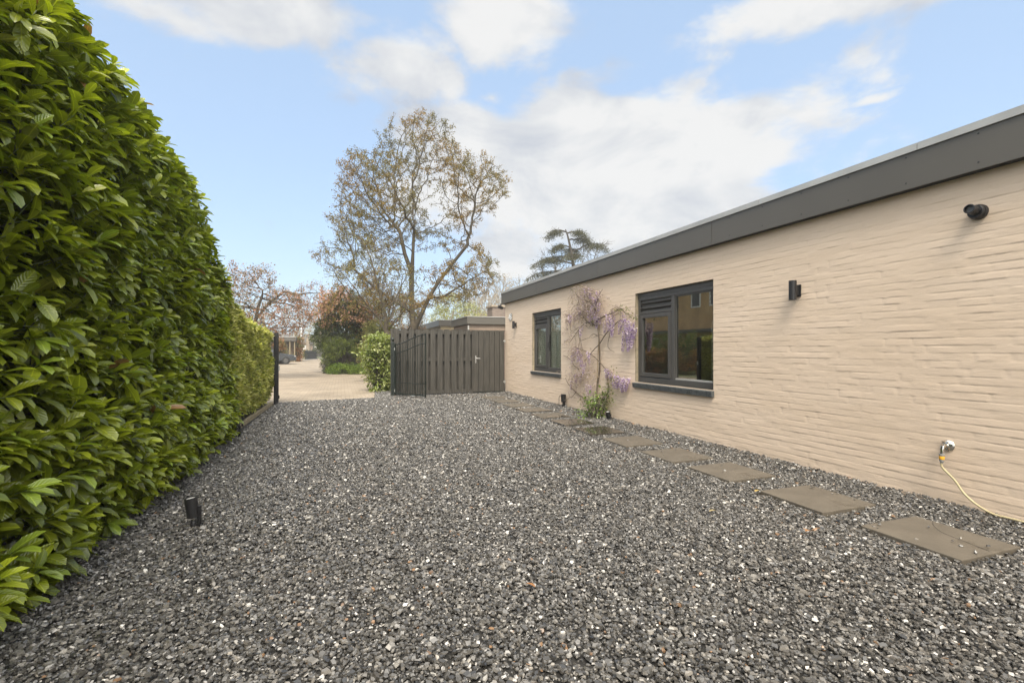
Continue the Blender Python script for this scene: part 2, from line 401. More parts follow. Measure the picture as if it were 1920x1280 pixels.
# ------------------------------------------------------------------ setting: ground
def sheet(name, poly, z, mat, label=None):
    o = MB(); o.bm.faces.new([o.bm.verts.new((x, y, z)) for x, y in poly]); o = o.build(name, mat)
    return tag(o, label, None, None, 'structure')
M_ground = simple('far ground', (.09,.095,.045), .95, .4, .6, .5, 6)
sheet('ground', [(-400,-200),(500,-200),(500,700),(-400,700)], -.03, M_ground)
GX0, GX1 = -1.5, 4.70
sheet('gravel_bed', [(-2.6,-2.5),(4.9,-2.5),(4.9,13.6),(1.5,13.75),(1.0,13.2),(.8,12.95),(-1.4,12.5),(-2.6,12.5)], -.012, M_bed, 'dark bed under the slate chips of the driveway')
pave = [(-1.6,12.3),(.9,12.9),(1.15,15),(1.25,23.5),(1.35,26.1),(-.8,26.9),(-1.1,34),(-1.7,50),(-3.0,72),(-5,100),(-16,100),(-8,72),(-5,60),(-4.6,42),(-4.5,30),(-5.5,28),(-5.5,17),(-4,13.5)]
sheet('path', pave, -.008, M_pave, 'sandy clinker brick lane beyond the gravel driveway')
sheet('road', [(-16,41),(-4.4,41),(-4.4,49.5),(-16,49.5)], -.012, M_pave)
sheet('soil_bed', [(1.0,13.0),(1.5,13.7),(5,14),(8,19),(8,60),(-2.0,60),(-1.2,34),(-.8,26.8),(1.4,26),(1.3,15)], -.02, M_soil, 'soil of the planting bed between lane and fence')
sheet('hedge_soil', [(-3.6,-2.5),(-1.62,-2.5),(-1.62,12.4),(-3.6,12.4)], -.004, M_soil, 'brown soil under the hedges')

# ------------------------------------------------------------------ gravel chips
stones_y = [2.0, 2.87, 3.80, 4.62, 5.52, 6.42, 7.32, 8.2, 9.1, 10.0, 10.9, 11.8]
SX0, SX1 = 3.49, 4.08
def gravel():
    zones = [(-2.4,4.66,.9,3.4,6600,.80), (-2.3,4.66,3.4,6.0,5000,.87), (-2.0,4.66,6.0,9.0,3000,1.05), (-1.6,4.66,9.0,13.5,1900,1.25), (-2.4,4.66,-1.0,.9,900,1.3)]
    P, S = [], []
    for x0, x1, y0, y1, d, s in zones:
        k = int((x1-x0)*(y1-y0)*d); P.append(np.c_[rng.uniform(x0,x1,k), rng.uniform(y0,y1,k)]); S.append(np.full(k, s))
    P = np.concatenate(P); S = np.concatenate(S)
    keep = np.ones(len(P), bool)
    for i, yc in enumerate(stones_y):
        keep &= ~((P[:,0] > SX0-.008) & (P[:,0] < SX1+.008) & (P[:,1] > yc-.303) & (P[:,1] < yc+.303)) | (rng.random(len(P)) < .0025)
    keep &= ~((P[:,1] > 12.5+.18*(P[:,0]+1.4)+.1*fbm(P[:,0]*4, P[:,0]*0+3, 2, 5)) & (P[:,0] < .95))
    keep &= ~((P[:,1] > 13.2) & (P[:,0] > 1.5))
    # chips lying under the hedge thin out
    keep &= (P[:,0] > -1.5) | (rng.random(len(P)) < np.clip((P[:,0]+2.4)/.9, .1, 1))
    keep &= ~((P[:,0] < -1.46) & (P[:,1] > 7.6))
    P, S = P[keep], S[keep]; k = len(P)
    # the strip by the gate post carries the chips on towards the bush
    e = 9000; ey = rng.uniform(12.9,17,e); ex = .85+.06*(ey-12.9)+rng.uniform(0,.55,e); P = np.r_[P, np.c_[ex,ey]]; S = np.r_[S, np.full(e,1.4)]; k = len(P)
    relief = .02*(fbm(P[:,0]*1.3, P[:,1]*1.3, 3, 11)-.45)
    bank_ = .03*np.clip((P[:,0]-4.35)/.3, 0, 1)
    on = (P[:,0] > SX0) & (P[:,0] < SX1) & np.any([abs(P[:,1]-yc) < .295 for yc in stones_y], axis=0)
    z = np.where(on, .029, relief)+bank_+rng.uniform(-.009,.016,k)
    yaw = rng.uniform(0, 2*np.pi, k); tilt = np.abs(rng.normal(0, .22, k)); tilt[rng.random(k) < .22] += .45; ta = rng.uniform(0, 2*np.pi, k)
    nr = np.c_[np.sin(tilt)*np.cos(ta), np.sin(tilt)*np.sin(ta), np.cos(tilt)]
    ax = np.c_[np.cos(yaw), np.sin(yaw), np.zeros(k)]; ax = ax-nr*(ax*nr).sum(1, keepdims=True)
    ln = np.clip(rng.lognormal(np.log(.0125), .34, k), .006, .030)*S; wd = ln*rng.uniform(.5,.95,k); ht = ln*rng.uniform(.25,.6,k)
    n5 = 5; an = np.arange(n5)*2*np.pi/n5
    T = np.concatenate([np.c_[np.cos(an), np.sin(an), np.full(n5,-.6)], np.c_[.82*np.cos(an), .82*np.sin(an), np.full(n5,.5)]])
    j = rng.uniform(.5, 1.35, (k, n5)); jt = np.concatenate([j, j*rng.uniform(.8,1.08,(k,n5))], 1)
    jit = np.stack([jt, jt, rng.uniform(.75,1.25,(k,2*n5))], -1)
    faces = [[(5,6,7,8,9)], [(i,(i+1)%5,(i+1)%5+5,i+5) for i in range(5)]]
    V, f = inst(T, faces, np.c_[P, z], ax, nr, ln, wd, ht, jit)
    # stone colours: charcoal slate, a few white marble bits, rusty chips
    g = np.clip(rng.lognormal(np.log(.072), .60, k), .012, .33)
    wr = rng.uniform(0, 1, k)
    col = g[:,None]*np.c_[1.0+.05*wr, np.full(k,.962), .88-.06*wr]
    u = rng.random(k)
    wmask = u < .007; col[wmask] = np.array([.72,.70,.64])*rng.uniform(.6,1,(wmask.sum(),1))
    rust = (u > .010) & (u < .010+.007+.05*np.clip(fbm(P[:,0]*.9,P[:,1]*.9,3,3)-.55,0,1)*6*np.clip((P[:,0]-.5)/3,0,1)); col[rust] = np.array([.25,.15,.08])*rng.uniform(.4,1.1,(rust.sum(),1))
    o = np_mesh('gravel', V, f, M_chip, None, False, np.repeat(col, 10, axis=0))
    tag(o, 'charcoal slate chips covering the driveway, with scattered white and rusty bits', 'gravel', None, 'stuff')
gravel()

# smooth curve through points
def spline(pts, k=6):
    P_ = [pts[0]]+list(pts)+[pts[-1]]; o_ = []
    for i in range(1, len(P_)-2):
        for j in range(k):
            t0 = j/k; a, b, c, d = P_[i-1], P_[i], P_[i+1], P_[i+2]
            o_.append(.5*((2*b)+(c-a)*t0+(2*a-5*b+4*c-d)*t0**2+(3*b-a-3*c+d)*t0**3))
    return o_+[pts[-1]]
ORD = ['first','second','third','fourth','fifth','sixth','seventh','eighth','ninth','tenth','eleventh','twelfth']
for i, yc in enumerate(stones_y):
    s = MB().box(-.295,.295,-.295,.295,-.045,0,.006)
    wet = i in (5, 6); damp = i in (7, 8)
    o = s.build('stepping_stone', M_slab_wet if wet else M_slab_damp if damp else M_slab)
    o.location = (3.785+random.uniform(-.02,.02), yc, .025); o.rotation_euler = (0, 0, R(random.uniform(-1.6,1.6)))
    if i == 0:
        ck = MB().tube(spline([Vector(v) for v in ((.02,-.27,.0),(.06,-.12,.0),(.10,.02,.0),(.19,.12,.0),(.27,.17,.0))], 5), .0016, 5).build('crack', M_dark, o)
    extra = 'rain-wet ' if wet else ''
    tag(o, f'{extra}square stone slab in the gravel, {ORD[i]} in the row counted from the camera', 'stepping stone', 'square stepping stones along the house wall')

# ------------------------------------------------------------------ the bungalow
WX = 4.67; HY0, HY1 = -3.0, 13.42; ZF = 2.655
house = thing('bungalow', 'long low bungalow with cream painted brick wall and dark grey fascia', 'house', (WX, 5, 0))
def H(o): o.location = -Vector((WX, 5, 0)); return o      # children are modelled in world coordinates
wins = [(4.97, 6.74, .74, 2.22), (9.59, 11.29, .74, 2.22)]
def wall_mesh():
    ch = .0625
    ys = np.concatenate([np.arange(HY0, 1.2, .06), np.arange(1.2, 7.5, .017), np.arange(7.5, HY1, .028), [HY1]])
    zs = np.arange(-.05, ZF+.03, ch/9)
    for y0, y1, z0, z1 in wins:
        for e in (y0, y1): ys[np.argmin(abs(ys-e))] = e
        for e in (z0, z1): zs[np.argmin(abs(zs-e))] = e
    Y, Z = np.meshgrid(ys, zs, indexing='ij')
    wob = .004*(fbm(Y*1.3, Z*.9, 3, 21)-.45)+.007*(fbm(Y*7, Z*9, 3, 77)-.45)
    c = (Z+wob)/ch; k = np.floor(c); f = c-k
    # each brick has its own lie; paint bridges most head joints
    ph = (k % 2)*.5+lattice_noise(k*3.7, k*0+.5, 51)*.3
    u = (Y/.215+ph); ui = np.round(u); fu = np.abs((u-ui)*.215); bi = np.floor(u)
    hsh = np.sin(bi*12.9898+k*78.233)*43758.5453; hsh = hsh-np.floor(hsh); hs2 = np.sin(bi*39.34+k*11.13)*24634.63; hs2 = hs2-np.floor(hs2)
    sh = lattice_noise(Y*4.6, k*7.3, 31); sh2 = lattice_noise(Y*11, k*5.1, 41)
    amp = np.clip((sh-.28)*1.7, .05, 1)*(.45+.8*sh2)*(.6+.8*lattice_noise(Y*.6+5, Z*1.1+2, 35))
    lip = .0024*amp*(1-f) - .0024*np.exp(-((f-.95)/.06)**2)*np.clip(amp*1.8,.2,1)
    head = -.0036*np.exp(-(fu/.007)**2)*np.clip(lattice_noise(ui*1.7, k*2.1, 61)*1.9-.45, 0, 1)
    lie = .0016*(hsh-.5)+.0016*(hs2-.5)*(f-.5)
    rough = .0026*(fbm(Y*7, Z*24, 4, 71)-.47)+.0018*(fbm(Y*2.2, k*3.3+Z*3, 3, 81)-.47)
    h = lip+head+lie+rough+.003*(fbm(Y*.7, Z*.8, 2, 91)-.5)
    edge = np.ones_like(h)
    X = WX-h*edge
    V = np.stack([X, Y, Z], -1).reshape(-1, 3); ny, nz = len(ys), len(zs)
    I, J = np.meshgrid(np.arange(ny-1), np.arange(nz-1), indexing='ij')
    cy, cz = (ys[:-1]+ys[1:])/2, (zs[:-1]+zs[1:])/2
    keep = np.ones((ny-1, nz-1), bool)
    for y0, y1, z0, z1 in wins: keep &= ~(((cy > y0) & (cy < y1))[:, None] & ((cz > z0) & (cz < z1))[None])
    I, J = I[keep], J[keep]; a = I*nz+J
    return np_mesh('wall', V, [np.stack([a, a+1, a+nz+1, a+nz], 1)], M_wall, house, True)
H(wall_mesh())
# structure behind the skin: end walls, back wall, reveals
b = MB()
b.box(WX+.02, WX+8, HY1-.03, HY1-.005, -.05, ZF); b.box(WX+.02, WX+8, HY0, HY0+.1, -.05, ZF); b.box(WX+8, WX+8.1, HY0, HY1, -.05, ZF)
H(b.build('end_wall', M_wall, house))
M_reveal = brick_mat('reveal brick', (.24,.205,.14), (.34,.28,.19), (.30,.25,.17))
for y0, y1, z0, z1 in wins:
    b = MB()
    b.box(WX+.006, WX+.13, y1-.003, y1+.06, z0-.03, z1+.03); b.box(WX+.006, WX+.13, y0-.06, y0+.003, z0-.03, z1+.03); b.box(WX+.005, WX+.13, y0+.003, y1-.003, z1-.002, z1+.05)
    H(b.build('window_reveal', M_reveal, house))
H(MB().box(4.62, WX+8.2, HY0-.1, HY1+.08, ZF+.025, 2.98).build('roof', M_bed, house))
# fascia in panels
FXP = 4.575
jo = [HY0-.1, -1.05, 1.78, 4.9, 7.83, 10.78, HY1+.11]
b = MB()
for a0, a1 in zip(jo, jo[1:]): b.box(FXP, FXP+.012, a0+.0035, a1-.0035, ZF+.0, 2.985)
b.box(FXP+.013, FXP+8.3, HY1+.098, HY1+.11, ZF, 2.985)
H(b.build('fascia', M_fascia, house))
H(MB().box(FXP+.0125, WX+.2, HY0-.1, HY1+.097, ZF+.001, ZF+.02).build('soffit', M_dark, house))
ry = HY1; rv = None
while ry > .5:
    for zz in (ZF+.055, 2.93):
        if rv is None: rv = MB().lathe([(.0065,0),(.0065,.002),(.003,.0035)], 8, Matrix.Rotation(R(-90), 4, 'Y')).build('rivet', M_black, house); c_ = rv
        else: c_ = rv.copy(); link(c_, house)
        c_.location = Vector((FXP-.0001, ry, zz))-Vector((WX, 5, 0))
    ry -= .49
jt = [HY0-.1, .4, 2.55, 4.15, 6.6, 9.1, 11.5, HY1+.13]
b = MB()
for a0, a1 in zip(jt, jt[1:]):
    b.box(FXP-.014, FXP-.0, a0+.002, a1-.002, 2.962, 3.018); b.box(FXP-.014, FXP+.12, a0+.002, a1-.002, 3.0185, 3.022)
H(b.build('roof_trim', M_alu, house))

def window(y0, y1, z0, z1, kind):
    wn = bpy.data.objects.new('window', None); link(wn, house); H(wn)
    def P(b, name, mat, **k): return b.build(name, mat, wn, **k)
    xf = WX+.058; ym = (y0+y1)/2
    fr = MB()
    fr.box(xf, xf+.07, y0, y0+.065, z0, z1, .004); fr.box(xf, xf+.07, y1-.065, y1, z0, z1, .004)
    fr.box(xf-.004, xf+.068, y0, y1, z1-.07, z1, .004); fr.box(xf, xf+.07, y0+.066, y1-.066, z1-.125, z1-.071, .004)
    fr.box(xf-.002, xf+.07, y0, y1, z0, z0+.085, .006)
    fr.box(xf-.003, xf+.07, ym-.035, ym+.035, z0+.085, z1-.126, .004)
    fr.box(xf-.006, xf+.07, ym+.036, y1-.066, z1-.355, z1-.315, .004)
    P(fr, 'frame', M_anthra)
    # casement (far half) below the louvre
    sx = xf-.012; a0, a1, c0, c1 = ym+.045, y1-.072, z0+.095, z1-.362
    s = MB(); s.box(sx, sx+.06, a0, a0+.06, c0, c1, .005); s.box(sx, sx+.06, a1-.06, a1, c0, c1, .005); s.box(sx+.001, sx+.06, a0+.06, a1-.06, c1-.06, c1, .005); s.box(sx+.001, sx+.06, a0+.06, a1-.06, c0, c0+.06, .005)
    P(s, 'sash', M_anthra)
    P(MB().box(sx+.03, sx+.034, a0+.055, a1-.055, c0+.055, c1-.055), 'pane', M_glass)
    # fixed pane (near half)
    P(MB().box(xf+.035, xf+.039, y0+.06, ym-.03, z0+.08, z1-.12), 'pane', M_glass)
    bd = MB(); g0, g1, h0, h1 = y0+.066, ym-.036, z0+.086, z1-.127
    bd.box(xf+.012, xf+.034, g0, g0+.016, h0, h1); bd.box(xf+.012, xf+.034, g1-.016, g1, h0, h1); bd.box(xf+.0118, xf+.034, g0+.016, g1-.016, h1-.016, h1)
    P(bd, 'glazing_bead', M_anthra)
    P(MB().box(xf+.004, xf+.034, g0+.017, g1-.017, h0, h0+.022, .003), 'sill_bar', M_alu if kind == 'near' else M_anthra)
    # louvre ventilator
    v = MB(); v.box(xf+.03, xf+.06, ym+.036, y1-.066, z1-.315, z1-.126)
    for q in (0, 1):
        mt = Matrix.Translation((xf+.012, 0, z1-.185-.085*q)) @ Matrix.Rotation(R(38), 4, 'Y')
        v.box(-.026, .026, ym+.05, y1-.08, -.006, .006, .003, mt)
    P(v, 'vent_louvre', M_anthra)
    # rowlock sill of dark glazed bricks
    sb = MB(); nb = int((y1-y0+.04)/.05); st = (y1-y0+.045)/nb
    for q in range(nb):
        ya = y0-.015+q*st
        mt = Matrix.Translation((WX+.02, 0, z0-.018)) @ Matrix.Rotation(R(-9), 4, 'Y')
        sb.box(-.07, .04, ya, ya+st-.004, -.07, .008, .004, mt)
    sb.box(WX-.035, WX+.08, y0-.013, y1+.025, z0-.08, z0-.04)
    P(sb, 'sill', M_sill)
    if kind == 'near':
        P(MB().box(xf+.05, xf+.2, y0+.02, y1-.02, z0-.01, z0+.05), 'inner_sill', M_alu)
        lv = MB(); zz = z0+.1
        while zz < z0+.95:
            lv.box(xf+.32, xf+.345, y0-.2, y0+.44, zz, zz+.055); zz += .066
        P(lv, 'stand_in', M_slat)  # slats placed inside to stand in for a slatted shape in the pane
        hd = MB().tube([(xf+.02, ym+.06, z0+.55),(xf+.045+.0, ym+.06, z0+.55),(xf+.045, ym+.06, z0+.43)], .008)
        P(hd, 'handle', M_black)
    else:
        bl = MB()
        bl.box(xf+.073, xf+.077, y0+.03, ym-.02, z0+.0, z1-.02); bl.box(xf+.073, xf+.077, ym+.02, y1-.03, z0+.0, z1-.02)
        P(bl, 'blind', M_blind)
        P(MB().box(xf-.006+.02, xf+.03, ym-.058, ym-.037, z0+.5, z0+.9, .004), 'handle', M_black)
        P(MB().tube([(xf+.005, ym-.06, z0+.72),(xf-.02, ym-.06, z0+.70),(xf-.02, ym-.06, z0+.58)], .009), 'handle', M_black)
    return wn
M_sill = simple('glazed sill brick', (.07,.078,.08), .3, .3, 20, .2, 90)
M_slat = simple('slatted shutter', (.30,.29,.26), .55, .08)
M_blind = simple('roller blind', (.50,.49,.42), .85, .05, 3)
M_room = simple('room wall', (.10,.095,.085), .9, .1)
window(*wins[0], 'near'); window(*wins[1], 'far')
b = MB(); x0, x1 = WX+.21, WX+4
for a0, a1 in ((4.2, 7.6), (8.6, 12.4)):
    b.quad((x1,a0,.1),(x1,a1,.1),(x1,a1,2.5),(x1,a0,2.5)); b.quad((x0,a0,.1),(x1,a0,.1),(x1,a0,2.5),(x0,a0,2.5)); b.quad((x0,a1,.1),(x1,a1,.1),(x1,a1,2.5),(x0,a1,2.5))
    b.quad((x0,a0,.1),(x1,a0,.1),(x1,a1,.1),(x0,a1,.1)); b.quad((x0,a0,2.5),(x1,a0,2.5),(x1,a1,2.5),(x0,a1,2.5))
H(b.build('interior', M_room, house))

# ------------------------------------------------------------------ fittings on the wall
def wall_lamp(p, label):
    t_ = thing('wall_lamp', label, 'wall lamp', p, 0, 'black up-and-down wall lamps')
    MB().lathe([(.034,-.105),(.038,-.105),(.038,.105),(.034,.105)], 28, Matrix.Translation((-.085,0,0))).build('shade', M_black, t_, True)
    MB().box(-.06,-.012,-.022,.022,-.055,.055,.004).build('bracket', M_black, t_)
    MB().box(-.014,.004,-.035,.035,-.065,.065,.004).build('back_plate', M_black, t_)
    MB().lathe([(.0,-.098),(.032,-.098),(.033,-.1)], 20, Matrix.Translation((-.085,0,0)), False).build('lens', M_alu, t_)
    return t_
wall_lamp(on_wall(1497, 545), 'black cylinder wall lamp on the bare wall beside the large near window')
wall_lamp(on_wall(968, 609), 'black cylinder wall lamp beside the house number near the corner of the bungalow')
# flue / sensor
p = on_wall(1836, 398)
t_ = thing('wall_vent', 'round black vent cap sticking out of the wall below the fascia', 'vent', p)
rot = Matrix.Rotation(R(-90), 4, 'Y')
MB().lathe([(.058,-.01),(.060,0),(.060,.018),(.055,.03),(.052,.03),(.052,.036),(.055,.038),(.053,.05),(.047,.058)], 32, rot).build('collar', M_black, t_, True)
MB().lathe([(.034,.05),(.036,.055),(.034,.13),(.036,.132),(.030,.133),(.028,.11)], 28, Matrix.Rotation(R(-84), 4, 'Y')).build('spout', M_black_gloss if 'M_black_gloss' in globals() else M_black, t_, True)
MB().lathe([(.0,.112),(.027,.112)], 20, Matrix.Rotation(R(-84), 4, 'Y'), False).build('lens', M_anthra, t_)
# tap with hose
p = on_wall(1778, 835)
tap = thing('garden_tap', 'chrome garden tap with grey and orange hose coupling on the wall', 'tap', p)
M_chrome = simple('chrome', (.6,.58,.54), .18, .05, metal=1)
M_plg = simple('grey plastic', (.20,.20,.19), .5, .05); M_plo = simple('orange plastic', (.72,.36,.03), .45, .05)
MB().lathe([(.045,-.004),(.046,.004),(.04,.012),(.016,.02),(.014,.05)], 24, rot).build('rosette', M_chrome, tap, True)
MB().tube([(-.02,0,0),(-.055,.0,.004),(-.075,.0,-.006),(-.082,.0,-.03),(-.084,.0,-.06)], [.016,.017,.016,.013,.012], 14).build('spout', M_chrome, tap, True)
MB().tube([(-.045,0,.01),(-.05,0,.036)], .007, 10).box(-.075,-.022,-.008,.008,.034,.042,.003).build('handle', M_chrome, tap, True)
cp = Matrix.Translation((-.085,0,-.06))
MB().lathe([(.018,0),(.019,-.006),(.019,-.016),(.016,-.018)], 20, cp).build('coupling', M_plg, tap, True)
MB().lathe([(.0175,-.019),(.0185,-.022),(.0185,-.042),(.017,-.046)], 20, cp).build('coupling_ring', M_plo, tap, True)
MB().lathe([(.0165,-.047),(.017,-.06),(.012,-.066),(.013,-.072),(.008,-.076)], 20, cp).build('coupling', M_plg, tap, True)
M_hose = simple('hose', (.40,.34,.20), .4, .1, 20)
hp = [p+Vector((-.085,0,-.13)), p+Vector((-.087,-.005,-.17))]
for a_, bz in ((1790,900),(1808,925),(1832,946),(1862,963),(1895,974),(1930,984),(1990,1000),(2080,1020)):
    q = on_wall(a_, bz, 4.60); q.z = max(q.z, .045); hp.append(q)
o = MB().tube(spline(hp), .0085, 10).build('garden_hose', M_hose, None, True); tag(o, 'pale beige hose hanging from the tap down to the gravel', 'hose')
# house number
pn = on_wall(958, 595)
num = thing('house_number', 'white house number 48 with dark outline near the wall corner', 'house number', pn)
M_white = simple('white enamel', (.8,.8,.78), .4, .02)
def digit(ch, y, sc, mat, xo, off, nm):
    fc = bpy.data.curves.new(nm, 'FONT'); fc.body = ch; fc.size = sc; fc.extrude = .004; fc.align_x = 'CENTER'; fc.align_y = 'CENTER'; fc.offset = off
    o_ = bpy.data.objects.new(nm, fc); dg = bpy.context.evaluated_depsgraph_get()
    link(o_); bpy.context.view_layer.update(); me = bpy.data.meshes.new_from_object(o_.evaluated_get(bpy.context.evaluated_depsgraph_get()))
    bpy.data.objects.remove(o_); me.materials.clear(); me.materials.append(mat)
    r_ = link(bpy.data.objects.new(nm, me), num); r_.rotation_euler = (R(90), 0, R(-90)); r_.location = (xo, y, 0)
for ch_, yy in (('4', .085), ('8', -.055)):
    digit(ch_, yy, .27, M_black, -.014, .012, 'digit_backing'); digit(ch_, yy, .27, M_white, -.024, 0, 'digit')
# corner fitting
q = Vector((4.56, 13.56, 2.56)); t_ = thing('corner_floodlight', 'small black floodlight under the roof edge at the far corner', 'floodlight', q)
MB().box(-.08,.08,-.04,.04,-.04,.04,.01, Matrix.Rotation(R(20),4,'Y')).build('housing', M_black, t_); MB().box(-.015,.015,-.05,-.03,.03,.1).build('bracket', M_black, t_)

# socket post and spots at the wall foot
def spot(loc, label, tilt=(0,0), r=.03, h=.085, post=.09, grp='small black garden spotlights', big=False):
    t_ = thing('garden_spotlight', label, 'garden spotlight', loc, random.uniform(-1,1)*.4, grp)
    mt = Matrix.Translation((0,0,post)) @ Matrix.Rotation(R(tilt[0]),4,'X') @ Matrix.Rotation(R(tilt[1]),4,'Y')
    MB().lathe([(r*.9,0),(r,.004),(r,h),(r*.88,h),(r*.86,h-.012)], 24, mt).build('barrel', M_black, t_, True)
    MB().lathe([(0,h-.010),(r*.86,h-.010)], 20, mt, False).build('lens', M_lens, t_)
    MB().box(r*.7,r*1.25,-.012,.012,0.0,post+h*.55,.003).box(-.012,r*1.25,-.013,.013,-.01,.012).build('bracket', M_black, t_)
    MB().lathe([(.012,-.08),(.02,-.01),(.02,.02),(.012,.03)], 12).build('spike', M_black, t_, True)
    return t_
M_lens = simple('frosted lens', (.42,.42,.40), .2, .05)
a = at(363, 880*1.28/(988-655)); spot((a.x, a.y, .02), 'tall black garden spotlight in the gravel at the foot of the nearest hedge', (4,-6), .04, .145, .055)
a = at(445, 880*1.28/(820-655)); spot((a.x, a.y, .02), 'black garden spotlight at the near end of the timber kerb board', (0,0), .038, .11, .09)
a = at(451, 880*1.28/(800-655)); spot((a.x-.02, a.y, .02), 'tilted garden spotlight half hidden in leaves behind the one at the kerb board', (20,-25), .05, .09, .17)
a = at(1154, 880*1.28/(787-655)); spot((min(a.x,4.55), a.y, .02), 'small tilted black spotlight right of the wisteria foot', (4,-16), .042, .13, .02)
a = on_wall(1057, 760, 4.60)
t_ = thing('socket_post', 'black outdoor socket box with a looped cable at the wall foot', 'outdoor socket', (4.6, a.y, .02))
MB().box(-.045,.03,-.05,.05,.10,.28,.006).build('box', M_black, t_); MB().box(-.02,.025,-.03,.03,-.03,.1).build('stake', M_black, t_)
MB().tube(spline([Vector(v) for v in ((-.05,.0,.24),(-.075,.02,.25),(-.085,.06,.2),(-.08,.07,.14),(-.09,.05,.06),(-.1,.03,-.01))]), .006, 8).build('cable', M_black, t_, True)
MB().box(-.065,-.04,-.02,.02,.22,.26,.004).build('plug', M_black, t_)
# cable at the nearest spot
a = at(363, 3.38)
o = MB().tube(spline([Vector((a.x-.0, a.y, .05)), Vector((a.x-.1, a.y-.05, .035)), Vector((a.x-.3, a.y-.12, .03)), Vector((a.x-.5, a.y-.1, .035)), Vector((a.x-.7,a.y,.03))]), .004, 8).build('cable', M_black, None, True)
tag(o, 'thin black cable running from the nearest garden spotlight under the hedge', 'cable')

# ------------------------------------------------------------------ kerb board, gate post, fence, gate
o = MB().box(-.03,.03,-2.35,2.35,-.05,.06,.006).build('kerb_board', M_kerbwood); o.location = (-1.56, 9.85, 0); o.rotation_euler=(0,0,R(-1)); tag(o, 'weathered timber kerb board edging the yellow-green hedge', 'kerb board')
gp = thing('gate_post', 'black steel gate post at the end of the yellow-green hedge', 'gate post', (-1.44, 12.3, 0))
MB().box(-.05,.05,-.05,.05,-.05,1.66,.006).build('post', M_black, gp); MB().box(-.056,.056,-.056,.056,1.661,1.675,.003).build('cap', M_black, gp)
MB().box(.051,.075,-.02,.02,.78,.9,.003).build('latch', M_galv, gp); MB().box(.051,.07,-.03,.03,.12,.2,.003).build('hinge', M_black, gp)

FY0 = 13.35; fx0, fx1 = 1.36, 3.60
fe = thing('board_fence', 'dark brown board-on-board timber fence panel beside the garden door', 'fence', (fx0, FY0, 0))
L_ = fx1-fx0; nb = 11; st = L_/nb
b = MB(); b2 = MB()
for i in range(nb):
    b.box(i*st+.003, i*st+.150, -.028+random.uniform(-.001,.001), -.008, .02, 1.84+random.uniform(-.003,.003), .003)
    b2.box(i*st+.115, i*st+.245 if i < nb-1 else L_+.06, .075, .093, .02, 1.83)
b.build('board_panel', M_fence, fe); b2.build('back_boards', M_fence, fe)
b = MB()
for zz, hh in ((.02,.10), (.95,.09), (1.72,.10)): b.box(.0, L_, -.012, .074, zz, zz+hh)
b.build('rail', M_fence, fe)
MB().box(-.075,-.003,-.04,.035,-.05,1.86,.003).build('post', M_fence, fe); MB().box(L_+.002,L_+.034,-.04,.035,-.05,1.85,.003).build('post', M_fence, fe)
MB().box(-.02, L_, -.03,.1,1.846,1.856,.001).build('cap_strip', M_fence, fe)
dr = thing('garden_door', 'dark brown vertical board garden door between fence and house corner', 'garden door', (3.635, FY0, 0))
b = MB(); Wd = .985
xs = [.0,.165]+[.165+.163*k for k in range(1,5)]+[Wd]
for a_, c_ in zip(xs, xs[1:]): b.box(a_+.006, c_-.007, -.03, -.008, .04, 1.83, .003)
b.build('board_panel', M_fence, dr)
b = MB()
for zz in (.25,.95,1.6): b.box(.01,Wd-.01,-.007,.03,zz,zz+.09)
b.box(.0,Wd,.031,.036,.04,1.82); b.build('door_frame', M_fence, dr)
hd = MB().box(.065,.095,-.042,-.0305,.88,1.10,.004).build('handle_plate', M_galv, dr)
MB().tube([(.08,-.04,1.02),(.08,-.085,1.02),(.1,-.09,1.02),(.2,-.09,1.015)], .009, 10).build('handle', M_galv, dr, True)
for zz in (.3,1.52):
    MB().box(Wd-.05,Wd+.02,-.045,-.0305,zz,zz+.035,.003).lathe([(.012,-.04),(.012,.05)],10,Matrix.Translation((Wd-.01,-.045,zz+.01))).build('hinge', M_galv, dr)
MB().box(-.01,Wd+.02,-.03,.05,1.834,1.85,.001).build('cap_strip', M_fence, dr)

# iron gate leaf standing open
hx, hy = 1.40, 13.18; ex_, ey_ = 2.06, 12.25
Lg = math.hypot(ex_-hx, ey_-hy)
po = thing('steel_gate_post', 'dark green square steel post carrying the open iron gate', 'gate post', (1.33, 13.22, 0))
MB().box(-.045,.045,-.045,.045,-.05,1.47,.005).build('post', M_green, po)
MB().lathe([(.03,1.47),(.036,1.48),(.03,1.49),(.014,1.5),(.03,1.52),(.04,1.55),(.034,1.585),(.012,1.605)], 16).build('ball_finial', M_green, po, True)
ga = thing('iron_gate', 'open dark green iron gate leaf with curved top rails and thin bars', 'gate', (hx, hy, 0), math.atan2(ey_-hy, ex_-hx))
def topz(u): s_ = u/Lg; s_ = s_*s_*(3-2*s_); return 1.42+.25*s_
b = MB(); b.box(-.016,.016,-.016,.016,.07,1.44,.003); b.box(Lg-.016,Lg+.016,-.016,.016,.03,1.70,.003); b.box(.017,Lg-.017,-.016,.016,.06,.092,.003)
b.build('frame', M_green, ga)
for dz in (0, -.235):
    MB().tube([(u, 0, topz(u)+dz) for u in np.linspace(.01, Lg-.01, 16)], .012, 8).build('curved_rail', M_green, ga, True)
MB().box(.017,Lg-.017,-.009,.009,.37,.388).build('rail', M_green, ga)
b = MB(); nbar = 12
for i in range(1, nbar):
    u = Lg*i/nbar; b.tube([(u,0,.09),(u,0,topz(u)-.003)], .010, 6)
b.build('bars', M_green, ga, True)
for u in (.02, .48):
    pass
